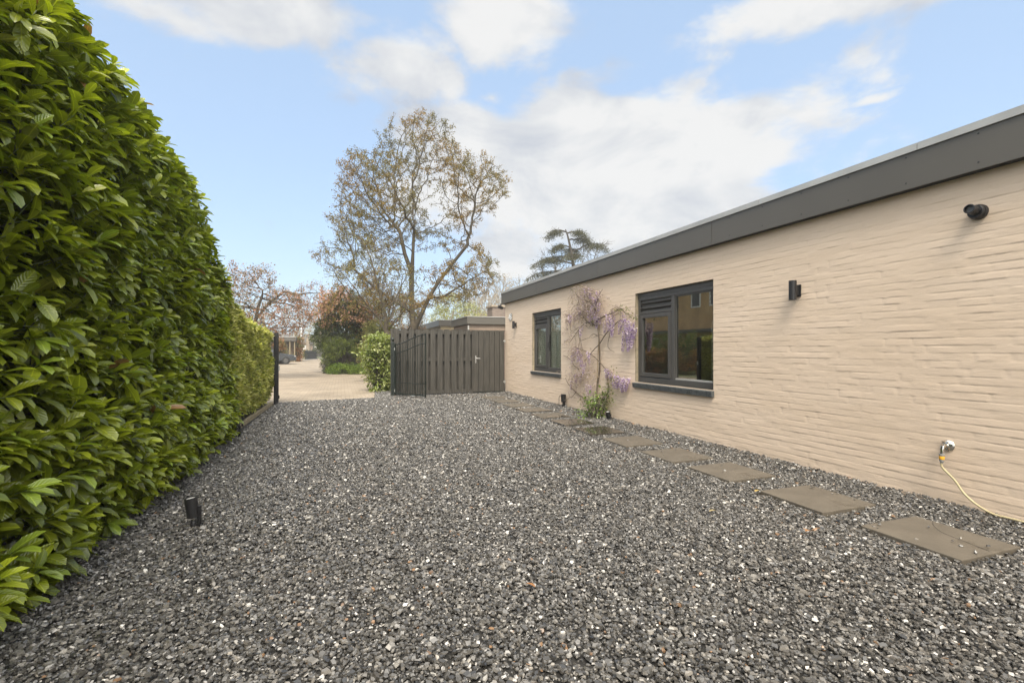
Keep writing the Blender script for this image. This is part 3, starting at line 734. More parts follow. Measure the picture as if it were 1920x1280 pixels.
for k in range(4):
    sc_ = MB()
    c0 = .12+k*.2; zt = topz(c0)+.035
    sc_.tube([(c0+.03*math.cos(a_)*(.4+.6*a_/9), 0, zt+.03*math.sin(a_)*(.4+.6*a_/9)) for a_ in np.linspace(0,9,18)], .004, 5)
    sc_.build('scroll_ornament', M_green, ga, True)
for zz in (.14, 1.28): MB().box(-.06,.0,-.012,.012,zz,zz+.03,.003).lathe([(.014,-.02),(.014,.05)],10,Matrix.Translation((-.02,-.02,zz))).build('hinge', M_galv, ga)
MB().box(Lg-.03,Lg+.03,-.03,.03,.40,.42).tube([(Lg,-.02,.0),(Lg,-.02,.55)], .007, 8).build('drop_bolt', M_green, ga)
MB().box(Lg*.55,Lg*.68,-.03,.03,.035,.06,.004).build('foot_plate', M_galv, ga)

# ------------------------------------------------------------------ hedges
def rot_about(v, k, a):
    c, s = np.cos(a)[:, None], np.sin(a)[:, None]
    return v*c+np.cross(k, v)*s+k*(k*v).sum(1, keepdims=True)*(1-c)
def randu(n_): return unit(rng.normal(size=(n_, 3)))

def laurel_hedge():
    hg = thing('laurel_hedge', 'tall glossy dark green laurel hedge filling the left side of the driveway', 'hedge', (-2.3, 4, 0))
    Y0, Y1, ZT, XF, XB = -3.2, 8.35, 3.86, -1.62, -3.1
    # surface samples: (pos, outward normal, density weight)
    def surf(n_):
        # rounded box: choose a point on front / end / top, round corners with a p-norm
        u = rng.random(n_); P_ = np.zeros((n_, 3)); Nn = np.zeros((n_, 3))
        f = u < .78; e = (u >= .78) & (u < .90); tt = u >= .90
        k = f.sum(); P_[f] = np.c_[np.full(k, XF), rng.uniform(Y0, Y1, k), rng.uniform(.0, ZT, k)**1.0]; Nn[f] = (1, 0, 0)
        k = e.sum(); P_[e] = np.c_[rng.uniform(XB, XF, k), np.full(k, Y1), rng.uniform(0, ZT, k)]; Nn[e] = (0, 1, 0)
        k = tt.sum(); P_[tt] = np.c_[rng.uniform(XB, XF, k), rng.uniform(Y0, Y1, k), np.full(k, ZT)]; Nn[tt] = (0, 0, 1)
        return P_, Nn
    def shape(P_, Nn):
        """round the far top corner, lean and bulge"""
        P_ = P_.copy(); y = P_[:,1]
        top = np.interp(y, [Y0, 5.0, 6.3, 7.0, 7.6, 8.0, 8.35], [3.66, 3.66, 3.62, 3.46, 3.18, 2.9, 2.55])
        zr = P_[:,2]/ZT; P_[:,2] = zr*top
        P_[:,0] -= (.16*np.clip((zr-.55)/.45, 0, 1)+6*np.clip(zr-.84, 0, 1)**2)*(P_[:,0] > -2.4)    # leans back, rounded shoulder
        P_[:,0] += .14*(fbm(y*.8+3, P_[:,2]*.9, 3, 101)-.45)*3*(Nn[:,0] > .5)
        P_[:,0] += (Nn[:,0] > .5)*.07*np.exp(-((zr-.13)/.10)**2)*(1+1.4*np.exp(-((y-4.9)/.7)**2))
        Nn = unit(Nn+np.c_[np.zeros(len(y)), np.zeros(len(y)), .8*np.clip(zr-.8, 0, 1)*3])
        return P_, Nn
    def sprigs(n_, depth, lf_n, size):
        P_, Nn = shape(*surf(n_))
        dn = rng.uniform(*depth, n_); P_ = P_-Nn*dn[:, None]
        P_[:,2] = np.maximum(P_[:,2], .10)
        sh = unit(Nn*1.0+np.array([0,0,.55])+rng.normal(0,.42,(n_,3)))
        return P_, sh, Nn, dn
    CEN, AX, NR, LNs, WDs, COLs = [], [], [], [], [], []
    st0, st1 = [], []
    for n_, depth, lf, in ((3700, (-.12, .06), 9), (2100, (.08, .34), 7)):
        P_, sh, Nn, dn = sprigs(n_, depth, lf, 1)
        young = rng.random(n_) < .10
        st0.append(P_-sh*.22); st1.append(P_)
        a0 = rng.uniform(0, 6.28, n_)
        perp = unit(np.cross(sh, np.array([.2,.1,1.])+rng.normal(0,.1,(n_,3))))
        base = np.where(rng.random((n_,1)) < .5, np.array([[.135,.168,.012]]), np.array([[.225,.262,.018]]))*rng.uniform(.7,1.25,(n_,1))
        for j in range(lf):
            t_ = j/lf
            d = rot_about(perp, sh, a0+j*2.4+rng.normal(0,.25,n_))
            op = np.clip(1.35-.95*t_+rng.normal(0,.15,n_), .2, 1.6)     # opening angle, tighter to the tip
            ax = sh*np.cos(op)[:,None]+d*np.sin(op)[:,None]
            ax[:,2] -= .18; ax += Nn*.30
            ax = unit(ax)
            nr = sh*.7+np.array([0,0,.9])+rng.normal(0,.22,(n_,3))
            ln = rng.uniform(.12,.20,n_)*(1.05-.35*t_)
            c = base*rng.uniform(.8,1.22,(n_,1))
            if j >= lf-3: c = np.where(young[:,None], np.array([[.20,.27,.03]])*rng.uniform(.7,1.1,(n_,1)), c)
            yl = rng.random(n_) < .05; c[yl] = np.array([.24,.26,.03]); yl = rng.random(n_) < .004; c[yl] = np.array([.22,.12,.04])
            CEN.append(P_-sh*(.13*(1-t_))[...,None] if False else P_-sh*.13*(1-t_)); AX.append(ax); NR.append(nr); LNs.append(ln); WDs.append(ln*rng.uniform(.36,.46,n_)); COLs.append(c)
    cen = np.concatenate(CEN); ok = cen[:,2] > .03
    A = [np.concatenate(q)[ok] for q in (CEN, AX, NR, LNs, WDs, COLs)]
    o = leaves('foliage', *A, M_leaf, hg, True); o.location = -hg.location
    s0, s1 = np.concatenate(st0), np.concatenate(st1)
    o = tubes('twigs', s0, s1, np.full(len(s0), .004), np.full(len(s0), .0022), M_twig_green, hg, 4); o.location = -hg.location
    # trunk stems and a dark box added inside to block light
    b = MB()
    for k in range(30):
        y = Y0+.2+k*.385; x = -2.25+random.uniform(-.15,.15)
        b.tube([(x,y,-.05),(x+random.uniform(-.05,.1),y+random.uniform(-.08,.08),1.0),(x+random.uniform(-.1,.15),y+random.uniform(-.15,.15), 2.3)], [.03,.022,.012], 7)
        for q in range(5):
            z = .15+q*.5; b.tube([(x,y,z),(x+.25,y+random.uniform(-.2,.2),z+.18),(x+.5,y+random.uniform(-.3,.3),z+.3)], [.010,.007,.004], 5)
    o = b.build('stems', M_bark_dark, hg, True); o.location = -hg.location
    o = MB().box(XB+.05, -2.28, Y0, 7.6, .12, 3.0, .08).build('light_block_core', M_hcore, hg); o.location = -hg.location
    # inner old leaves, darkened in colour to paint the shade of the gaps
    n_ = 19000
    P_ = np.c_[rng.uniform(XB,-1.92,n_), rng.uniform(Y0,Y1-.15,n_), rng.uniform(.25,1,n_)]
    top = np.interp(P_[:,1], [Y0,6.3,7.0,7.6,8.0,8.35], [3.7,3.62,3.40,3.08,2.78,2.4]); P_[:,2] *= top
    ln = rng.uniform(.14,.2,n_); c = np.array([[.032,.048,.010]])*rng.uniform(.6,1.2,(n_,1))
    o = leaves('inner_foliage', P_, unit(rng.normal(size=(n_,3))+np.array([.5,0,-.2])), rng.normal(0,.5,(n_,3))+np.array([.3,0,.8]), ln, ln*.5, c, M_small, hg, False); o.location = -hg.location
M_hcore = simple('dark blocking core', (.04,.045,.015), .95, .5, 25, .9, 60)
M_twig_green = simple('green twig', (.12,.15,.05), .6, .2)
laurel_hedge()

def yellow_hedge():
    hg = thing('yellow_green_hedge', 'clipped yellow-green small-leaved hedge between laurel and black gate post', 'hedge', (-2.1, 10.3, 0))
    Y0, Y1, XF, XB = 8.1, 12.34, -1.58, -2.7
    n_ = 30000; u = rng.random(n_); P_ = np.zeros((n_,3)); Nn = np.zeros((n_,3))
    f = u < .66; e = (u >= .66)&(u < .78); tt = u >= .78
    k = f.sum(); P_[f] = np.c_[np.full(k,XF), rng.uniform(Y0,Y1,k), rng.uniform(.06,1,k)]; Nn[f] = (1,0,.3)
    k = e.sum(); P_[e] = np.c_[rng.uniform(XB,XF,k), np.full(k,Y1), rng.uniform(.06,1,k)]; Nn[e] = (0,1,.3)
    k = tt.sum(); P_[tt] = np.c_[rng.uniform(XB,XF,k), rng.uniform(Y0,Y1,k), np.ones(k)]; Nn[tt] = (0,0,1)
    top = 1.82-.04*(P_[:,1]-8.1)+.16*(fbm(P_[:,1]*2.2, P_[:,0]*2.2, 3, 9)-.45)+np.clip(9.2-P_[:,1],0,1)*.25
    zr = P_[:,2].copy(); P_[:,2] *= top
    P_[:,0] += (Nn[:,0] > .5)*(.35*(fbm(P_[:,1]*3, P_[:,2]*3, 3, 12)-.47)-.25*np.clip(zr-.86,0,1)*4*.3-.16*np.clip(.25-zr,0,1)*3)
    P_ -= Nn*np.abs(rng.normal(0,.06,n_))[:,None]-Nn*.03
    P_[:,2] = np.maximum(P_[:,2], .05)
    ax = unit(Nn+rng.normal(0,.75,(n_,3))+np.array([0,0,.1])); nr = rng.normal(0,.45,(n_,3))+np.array([.25,0,.9])
    ln = rng.uniform(.055,.10,n_); v = rng.random((n_,1))
    c = np.where(v < .5, np.array([[.40,.41,.08]]), np.where(v < .82, np.array([[.56,.54,.20]]), np.array([[.16,.20,.035]])))*rng.uniform(.75,1.2,(n_,1))
    o = leaves('foliage', P_, ax, nr, ln, ln*.46, c, M_small, hg); o.location = -hg.location
    # shoots standing up from the top
    n_ = 5000; P_ = np.c_[rng.uniform(XB,XF,n_), rng.uniform(Y0,Y1,n_), np.zeros(n_)]; base = 1.84-.04*(P_[:,1]-8.1)+.16*(fbm(P_[:,1]*2.2, P_[:,0]*2.2, 3, 9)-.45)
    P_[:,2] = base+rng.exponential(.045,n_)*(fbm(P_[:,1]*9,P_[:,0]*9,2,4)*1.6)
    ln = rng.uniform(.04,.07,n_); c = np.array([[.30,.30,.05]])*rng.uniform(.7,1.15,(n_,1))
    o = leaves('shoots', P_, unit(rng.normal(0,.6,(n_,3))+np.array([0,0,.6])), rng.normal(size=(n_,3)), ln, ln*.42, c, M_small, hg); o.location = -hg.location
    b = MB(); b.box(XB+.1,-1.86,Y0,Y1-.15,.22,1.58,.05)  # dark box added inside this hedge to stop light coming through
    o = b.build('light_block_core', M_hcore, hg); o.location = -hg.location
    for k in range(12):
        o = MB().tube([(-2.0+random.uniform(-.1,.1), Y0+.2+k*.34, -.05),(-2.0+random.uniform(-.1,.1), Y0+.2+k*.34, .3)], .02, 6).build('stem', M_bark, hg); o.location = -hg.location
yellow_hedge()
#TREES_BEGIN
# ------------------------------------------------------------------ trees
def local(pts, base):
    """x to the camera's right, y away, z up -> world"""
    pts = np.asarray(pts, float)
    return np.stack([pts[...,0]*RX+pts[...,1]*FX, pts[...,0]*RY+pts[...,1]*FY, pts[...,2]], -1)
def grow(start, attr, step, dk, di, iters, seed, up=.12, wob=.12, maxn=9000):
    r = np.random.default_rng(seed)
    pos = [np.array(p[:3], float) for p in start]; par = [-1]+[(int(p[3]) if len(p) > 3 else i) for i, p in enumerate(start[1:])]
    A = attr.copy(); Pn = np.array(pos)
    d = np.linalg.norm(A[:,None]-Pn[None], axis=2); ni = d.argmin(1); nd = d.min(1)
    kids = {}
    for it in range(iters):
        act = nd < di
        if not act.any():
            act = nd <= nd.min()+.3
        dirs = unit(A[act]-Pn[ni[act]])
        u, inv = np.unique(ni[act], return_inverse=True)
        S = np.zeros((len(u),3)); np.add.at(S, inv, dirs)
        S = unit(unit(S)+r.normal(0, wob, S.shape)+np.array([0,0,up]))
        new = Pn[u]+S*step; ok = np.array([kids.get(int(q),0) < 3 for q in u])
        if not ok.any(): break
        u, new = u[ok], new[ok]
        for q in u: kids[int(q)] = kids.get(int(q),0)+1
        k0 = len(Pn); Pn = np.concatenate([Pn, new]); par += [int(q) for q in u]
        dn = np.linalg.norm(A[:,None]-new[None], axis=2); m_ = dn.min(1); am = dn.argmin(1)
        b = m_ < nd; nd[b] = m_[b]; ni[b] = k0+am[b]
        kp = nd > dk; A, nd, ni = A[kp], nd[kp], ni[kp]
        if len(A) < 4 or len(Pn) > maxn: break
    return Pn, np.array(par)
def radii(Pn, par, tip, ex=2.3, rmax=None):
    acc = np.zeros(len(Pn)); rad = np.zeros(len(Pn))
    for i in range(len(Pn)-1, -1, -1):
        rad[i] = max(tip, acc[i]**(1/ex))
        if par[i] >= 0: acc[par[i]] += rad[i]**ex
    if rmax: rad = np.where(rad > tip*1.6, tip*1.6+(rad-tip*1.6)*(rmax-tip*1.6)/max(rad.max()-tip*1.6,1e-6), rad)
    return rad
def crown_points(n_, prof, depth, seed, holes=0.0, shell=.5, hs=.5):
    """prof rows: (z, left, right) extents; depth scales the extent away from the viewer"""
    r = np.random.default_rng(seed); prof = np.array(sorted(prof)); out_ = []
    z0, z1 = prof[0,0], prof[-1,0]
    while len(out_) < n_:
        z = r.uniform(z0, z1, 4*n_); a = r.uniform(0, 2*np.pi, 4*n_); lx = np.interp(z, prof[:,0], prof[:,1]); rx = np.interp(z, prof[:,0], prof[:,2])
        cx = (lx+rx)/2; hw = (rx-lx)/2; wmax = ((prof[:,2]-prof[:,1])/2).max()
        q = r.random(4*n_)**shell; x = cx+hw*q*np.cos(a); y = depth*hw*q*np.sin(a)
        ok = r.random(4*n_) < (hw/wmax)**1.3
        h = fbm(x*hs+7.3, z*hs+3.1, 3, seed+5)+.6*(fbm(y*hs+1.3, z*hs+8.1, 3, seed+6)-.45)
        ok &= h > holes
        out_ += list(np.c_[x, y, z][ok])
    return np.array(out_[:n_])
def wood(name, Pn, par, rad, mat, parent, base, n=5, extra=None):
    i = np.arange(len(Pn)); k = par >= 0; a = Pn[par[k]]; b = Pn[i[k]]; ra = rad[par[k]]; rb = rad[i[k]]
    # a thin child leaves a thick parent at its own width
    ra = np.where(rb < ra*.55, rb*1.25, ra)
    if extra is not None: a = np.r_[a, extra[0]]; b = np.r_[b, extra[1]]; ra = np.r_[ra, extra[2]]; rb = np.r_[rb, extra[3]]
    return tubes(name, local(a, base), local(b, base), ra, rb, mat, parent, n)
def tree(name, label, cat, base, start, prof, depth=.9, n_attr=900, step=.3, dk=.5, di=4, iters=70, seed=1, tip=.008, rmax=None, bark=None,
         leafn=8, lsize=.08, lcols=((.2,.15,.05),), lspread=.18, lthr=2.0, twig=.35, twign=3, holes=0.0, hs=.5, group=None, ratio=.6, up=.12, wob=.12, shell=.5, leafname='crown', lprob=1.0, droop=0.0, colz=None):
    t_ = thing(name, label, cat, base, 0, group)
    attr = crown_points(n_attr, prof, depth, seed, holes, shell, hs)
    Pn, par = grow(start, attr, step, dk, di, iters, seed, up, wob)
    rad = radii(Pn, par, tip, rmax=rmax)
    r = np.random.default_rng(seed+99)
    thin = np.where((rad < tip*lthr) & (np.arange(len(Pn)) >= len(start)))[0]
    ex = None
    ctr = thin
    q = Pn[thin]
    if twign:
        s = np.repeat(q, twign, 0); dirn = unit(np.repeat(unit(Pn[thin]-Pn[np.maximum(par[thin],0)]), twign, 0)*.8+unit(r.normal(size=(len(s),3)))*.8+np.array([0,0,up-droop]))
        e = s+dirn*twig*r.uniform(.4,1.1,(len(s),1)); ex = (s, e, np.full(len(s), tip*.7), np.full(len(s), tip*.35))
    else: s = e = q
    wood('trunk', Pn, par, rad, bark or M_bark, t_, base, 6, ex)
    if leafn:
        f = r.random(len(s)) < lprob; s2, e2 = s[f], e[f]
        S = np.repeat(s2, leafn, 0); E = np.repeat(e2, leafn, 0)
        cen = S+(E-S)*r.uniform(.25,1.05,(len(S),1))+r.normal(0, lspread*.5, (len(S),3)); cen[:,2] -= droop*r.random(len(S))*.5
        ax = unit(r.normal(size=(len(S),3))+np.array([0,0,-.25])); nr = r.normal(0,.6,(len(S),3))+np.array([0,0,.7])
        ln = lsize*r.uniform(.6,1.25,len(S)); cc = np.array(lcols); nc = len(cc)
        # colour in drifts, so neighbouring leaves agree
        v = fbm(cen[:,0]*.7+11, cen[:,2]*.7+5, 3, seed+40)*1.0+r.normal(0,.09,len(S))
        if colz is not None: v = v+colz*(cen[:,2]-cen[:,2].mean())/max(np.ptp(cen[:,2]),.1)
        idx = np.clip(((v-.25)/.42*nc).astype(int), 0, nc-1)
        col = cc[idx]*r.uniform(.75,1.25,(len(S),1))
        leaves(leafname, local(cen, base), local(ax, base), local(nr, base), ln, ln*ratio, col, M_small, t_)
    return t_
def px_prof(D, cx, rows):
    k = D/F; return [(CAM_H+(655-py)*k, (a-cx)*k, (b_-cx)*k) for py, a, b_ in rows]

# the big budding maple behind the fence
D = 24.; b0 = at(775, D); k = D/F
prof = px_prof(D, 775, [(212,800,826),(235,730,850),(262,690,880),(300,650,905),(330,642,960),(365,634,958),(400,628,905),(440,606,890),(480,592,925),(515,595,945),(545,615,925),(572,655,870)])
tree('maple_tree', 'large budding maple with brown-olive young leaves rising behind the fence', 'tree', b0,
     [(.1,0,0),(.08,0,1.2),(.03,0,2.3),(-.08,.05,3.2),(-.12,.1,4.2),(-.1,.1,5.2),(-.02,0,6.2),(0,.1,7.2),(.45,-.1,3.1,2),(.8,-.1,3.9),(1.3,-.15,4.7),(2.0,-.2,5.6),(2.8,-.2,6.6),(1.6,-.6,3.9,9),(2.5,-.9,4.4),(-1.0,-.2,3.8,3),(-2.0,-.3,4.5),(-2.9,-.35,5.3),(-.5,.3,6.2,5),(-.8,.5,7.4)], prof, .8, 3600, .24, .36, 3.0, 110, 11, .0085, .165, M_bark,
     15, .076, ((.23,.135,.022),(.25,.165,.028),(.20,.14,.028),(.18,.145,.035),(.14,.125,.035)), .11, 1.75, .36, 3, .40, .6, up=.06, wob=.17, shell=.42, lprob=.66)

# multi-stemmed young tree in front of it, yellow-green
D = 18.; b0 = at(738, D)
tree('service_tree', 'slender multi-stemmed tree with sparse yellow-green leaves just left of the fence', 'tree', b0,
     [(0,0,0),(-.05,0,.9),(-.12,.0,1.5),(-.3,0,2.0)], px_prof(D, 738, [(432,640,700),(455,610,720),(490,600,770),(530,620,800),(570,650,790),(600,690,770),(622,705,750)]), .8, 1000, .18, .28, 3, 70, 23, .006, .09, M_bark,
     6, .07, ((.17,.155,.04),(.14,.145,.04),(.20,.17,.05)), .16, 1.9, .28, 2, .34, .6, up=.05, lprob=.45)

# orange-leaved acer behind
D = 27.; b0 = at(720, D)
tree('acer', 'orange-leaved acer behind the slender yellow-green tree', 'tree', b0,
     [(0,0,0),(0,0,.8),(.05,0,1.5)], px_prof(D, 720, [(530,690,740),(560,665,790),(600,650,800),(640,655,800),(665,670,780)]), .8, 900, .2, .3, 3, 50, 31, .009, .12, M_bark,
     13, .085, ((.30,.17,.045),(.26,.18,.06),(.22,.18,.06),(.30,.16,.08)), .22, 2.2, .3, 2, .2, .8)

# flowering dogwood over dark yew
D = 26.; b0 = at(655, D)
tree('flowering_dogwood', 'pink-blossomed dogwood spreading over the dark yew beside the lane', 'tree', b0,
     [(0,0,0),(-.05,0,.9),(-.12,0,1.8),(-.2,0,2.6)], px_prof(D, 655, [(535,630,700),(555,600,720),(585,585,720),(610,600,690),(625,620,670)]), .8, 800, .2, .28, 3, 50, 41, .007, .08, M_bark_dark,
     11, .10, ((.50,.29,.21),(.20,.17,.045),(.36,.21,.10),(.16,.15,.04),(.52,.32,.26)), .16, 2.0, .26, 2, .33, .9, ratio=.8)
D = 26.6; b0 = at(652, D)
def bush(name, label, cat, base, prof, depth, n_, size, cols, seed, mat=None, holes=.3, hs=.9, ratio=.5, shell=.33, core=None, parts=True, stem=.03, group=None, lean=(0,0,-.1), fancy=False, up=.7):
    """leafy shrub: leaves in clumps on branching stems"""
    t_ = thing(name, label, cat, base, 0, group); r = np.random.default_rng(seed)
    clumps = crown_points(max(40, n_//45), prof, depth, seed, holes, shell, hs)
    zs = np.array(sorted(prof))[:,0]; H0 = zs[0]
    i = r.integers(0, len(clumps), n_); sc = size*r.uniform(1.2, 3.2, len(clumps))
    off = r.normal(size=(n_,3)); off = unit(off)*r.random((n_,1))**.5
    cen = clumps[i]+off*sc[i][:,None]*np.array([1.2,1.2,.8]); cen[:,2] = np.maximum(cen[:,2], .03)
    ax = unit(off+r.normal(0,.6,(n_,3))+np.array(lean)); nr = r.normal(0,.5,(n_,3))+np.array([0,0,up])
    ln = size*r.uniform(.6,1.25,n_); cc = np.array(cols); v = r.random(len(clumps)); col = cc[(v[i]*len(cc)).astype(int)]*r.uniform(.7,1.25,(n_,1))
    leaves('foliage', local(cen, base), local(ax, base), local(nr, base), ln, ln*ratio, col, mat or M_small, t_, fancy)
    m_ = clumps[r.permutation(len(clumps))[:min(160,len(clumps))]]
    root = np.c_[r.normal(0,.12*max(prof[0][2]-prof[0][1],.5),(len(m_),1)), r.normal(0,.08,(len(m_),1)), np.full((len(m_),1),-.03)]
    mid = root+(m_-root)*np.array([.35,.35,.6])
    P0 = np.r_[root, mid]; P1 = np.r_[mid, m_]; tubes('stems', local(P0,base), local(P1,base), np.r_[np.full(len(m_),stem*.7), np.full(len(m_),stem*.45)], np.r_[np.full(len(m_),stem*.45), np.full(len(m_),stem*.15)], M_bark_dark, t_, 5)
    return t_
bush('yew', 'dark green drooping yew with leafy base at the bend of the lane', 'shrub', b0,
     px_prof(D, 652, [(545,635,665),(575,605,690),(610,592,700),(640,580,700),(665,610,700),(692,618,700)]), .8, 46000, .085, ((.045,.06,.015),(.06,.08,.018),(.03,.042,.014),(.085,.105,.022)), 52, holes=.12, hs=.7, lean=(0,0,-.5))
D = 25.3; b0 = at(648, D)
bush('ivy_shrub', 'bright green ivy-clad shrub low in front of the yew', 'shrub', b0, px_prof(D, 648, [(635,612,678),(660,606,690),(680,604,696),(697,610,695)]), .5, 14000, .07, ((.10,.135,.02),(.14,.175,.03),(.07,.09,.02)), 53, holes=.2)
D = 24.6; b0 = at(648, D)
bush('groundcover_plant', 'low fresh green ground cover along the edge of the clinker lane', 'ground cover', b0, px_prof(D, 648, [(684,625,690),(692,615,700),(699,612,705)]), .35, 7000, .075, ((.17,.24,.03),(.13,.2,.03)), 54, holes=.0)
D = 25.2; b0 = at(613, D)
bush('heather_bush', 'small grey-green bush at the left tip of the planting bed', 'shrub', b0, px_prof(D, 613, [(668,608,620),(680,602,628),(697,604,628)]), .8, 2600, .05, ((.10,.10,.075),(.16,.16,.13),(.07,.08,.04)), 55, holes=.0)
# light laurel bush beside the open iron gate
D = 14.6; b0 = at(712, D)
bush('laurel_bush', 'pale green laurel bush pressed against the dark green gate post', 'shrub', b0, px_prof(D, 712, [(632,695,738),(650,684,742),(690,690,744),(725,700,744),(740,708,742)]), .9, 5200, .10, ((.16,.20,.04),(.22,.25,.07),(.11,.145,.03),(.26,.28,.11)), 61, mat=M_leaf, fancy=True, holes=.0, ratio=.42, up=.5)
D = 19.; b0 = at(706, D)
bush('green_shrub', 'mid green shrub between laurel bush and yew', 'shrub', b0, px_prof(D, 706, [(600,690,730),(630,680,740),(670,672,740),(700,690,735)]), .8, 11000, .07, ((.12,.13,.03),(.17,.17,.05),(.22,.19,.07)), 62, holes=.15)

# left side, beyond the yellow-green hedge
D = 21.; b0 = at(478, D)
tree('cherry_tree', 'weeping cherry with arching boughs and pink-bronze leaves behind the hedges', 'tree', b0,
     [(0,0,0),(.02,0,1.2),(.0,0,2.4),(.12,0,3.1),(.3,0,3.6)], px_prof(D, 478, [(497,455,505),(515,425,530),(540,415,560),(570,410,585),(600,415,590),(625,430,560)]), .9, 1300, .17, .25, 3, 70, 71, .006, .085, M_bark_dark,
     10, .085, ((.25,.13,.07),(.34,.20,.14),(.17,.13,.05),(.42,.30,.24),(.22,.15,.06)), .16, 2.0, .3, 2, .38, .9, ratio=.7, up=-.05, lprob=.6)
D = 24.; b0 = at(575, D); 
tree('blossom_tree', 'thin pink-leaved tree with sparse twigs beside the lane', 'tree', at(470, 27.),
     [(0,0,0),(0,0,1.5),(.3,0,3.),(1.,0,3.9),(1.9,0,4.6)], px_prof(27., 470, [(528,560,608),(545,540,615),(565,535,608),(580,540,580)]), .6, 150, .22, .36, 4, 60, 73, .008, .08, M_bark_dark,
     7, .09, ((.36,.2,.14),(.28,.17,.1)), .16, 2.0, .3, 2, .3, .8, ratio=.7)
# pale trees in the distance along the lane
def pale(name, label, px, D, rows, seed, cols=((.33,.32,.17),(.28,.28,.15)), n_attr=380, lp=.7, size=.12, bark=None, leafn=6, **kw):
    kk = D/F
    a_ = dict(depth=.9, n_attr=n_attr, step=12*kk, dk=18*kk, di=150*kk, iters=60, seed=seed, tip=.35*kk, rmax=4.*kk, bark=bark or M_bark_pale, leafn=leafn, lsize=size, lcols=cols, lspread=8*kk, lthr=2., twig=14*kk, twign=3, holes=.3, hs=.35, lprob=lp)
    a_.update(kw)
    h = [(0,0,0),(0,0,(655-min(r_[0] for r_ in rows))*kk*.18),(0,0,(655-min(r_[0] for r_ in rows))*kk*.36)]
    return tree(name, label, 'tree', at(px, D), h, px_prof(D, px, rows), **a_)
pale('willow_tree', 'pale yellow-green willow beyond the parked car', 545, 62, [(572,530,560),(590,512,580),(615,505,590),(635,512,585)], 81, ((.40,.39,.24),(.33,.33,.2)))
pale('bare_tree', 'faint bare tree behind the street lamp at the end of the lane', 600, 95, [(520,595,612),(550,575,640),(590,570,650),(625,580,645)], 82, lp=.15, cols=((.35,.3,.22),))
pale('garden_tree', 'soft green round tree over the far garden fence', 612, 78, [(618,600,630),(635,590,660),(655,592,660)], 83, ((.17,.2,.07),(.22,.25,.09)), lp=1., leafn=14, size=.2, holes=0)
pale('budding_tree', 'pale budding tree behind the cherry on the left', 500, 55, [(560,470,540),(590,440,560),(630,440,560)], 84, ((.25,.22,.13),(.2,.2,.1)), size=.14)
pale('alder_tree', 'pale leafing tree standing between carport and lamp post', 578, 74, [(588,570,590),(605,556,604),(630,552,610),(645,556,606)], 86, ((.30,.30,.16),(.24,.25,.12)), lp=.9, leafn=10, size=.16, holes=.15)
pale('lime_tree', 'tall pale budding tree far behind the pink dogwood', 668, 85, [(548,640,700),(580,610,720),(620,600,730)], 85, ((.3,.28,.15),), size=.2)
# woods to the right of the maple, beyond the neighbour's roofs
for i, (px, top, wd, D) in enumerate([(868,548,34,64),(893,536,30,70),(918,528,30,66),(945,520,32,72),(972,523,30,68),(1002,528,34,70)]):
    pale('poplar_tree', ['leftmost bare poplar of the row behind the neighbouring roofs','second bare poplar in the row behind the neighbouring roofs','third bare poplar in the row behind the neighbouring roofs','fourth bare poplar, its crown just left of the bungalow fascia','fifth bare poplar, mostly hidden behind the bungalow roof edge','rightmost bare poplar of the row, left of the conifer'][i],
         px, D, [(top,px-8,px+8),(top+20,px-wd*.6,px+wd*.6),(top+60,px-wd,px+wd),(625,px-wd,px+wd)], 90+i, ((.36,.30,.2),(.42,.35,.24)), lp=.8, n_attr=900, up=.55, wob=.08, step=.8, dk=.8, twign=5, twig=1.3, leafn=5, group='bare poplars beyond the roofs', size=.16)
pale('birch_tree', 'light green leafing tree above the yellow neighbour roof', 838, 52, [(548,825,855),(570,808,890),(600,800,905),(625,805,905)], 97, ((.26,.28,.09),(.33,.33,.14)), lp=1., leafn=26, size=.19, holes=.05, n_attr=600)
pale('hazel_tree', 'yellow-green leafing tree left of the chimney', 892, 44, [(585,872,905),(600,855,930),(620,850,940)], 98, ((.36,.35,.09),(.27,.28,.08)), lp=1., leafn=18, size=.14, holes=.1, n_attr=600)
# trees above the roof
kk = 42/F
pale('ash_tree', 'bare budding tree with spreading twigs left of the dark conifer above the roof', 1025, 46, [(468,1015,1045),(490,1005,1075),(520,1000,1085),(560,1000,1090)], 99, ((.16,.13,.09),), lp=.5, size=.08, bark=M_bark, n_attr=420, step=.4, dk=.55)
pale('walnut_tree', 'thin bare tree right of the dark conifer above the roof', 1115, 44, [(448,1135,1150),(465,1095,1145),(490,1085,1140),(540,1080,1140)], 100, ((.16,.13,.09),), lp=.3, size=.08, bark=M_bark, n_attr=300, step=.4, dk=.55)

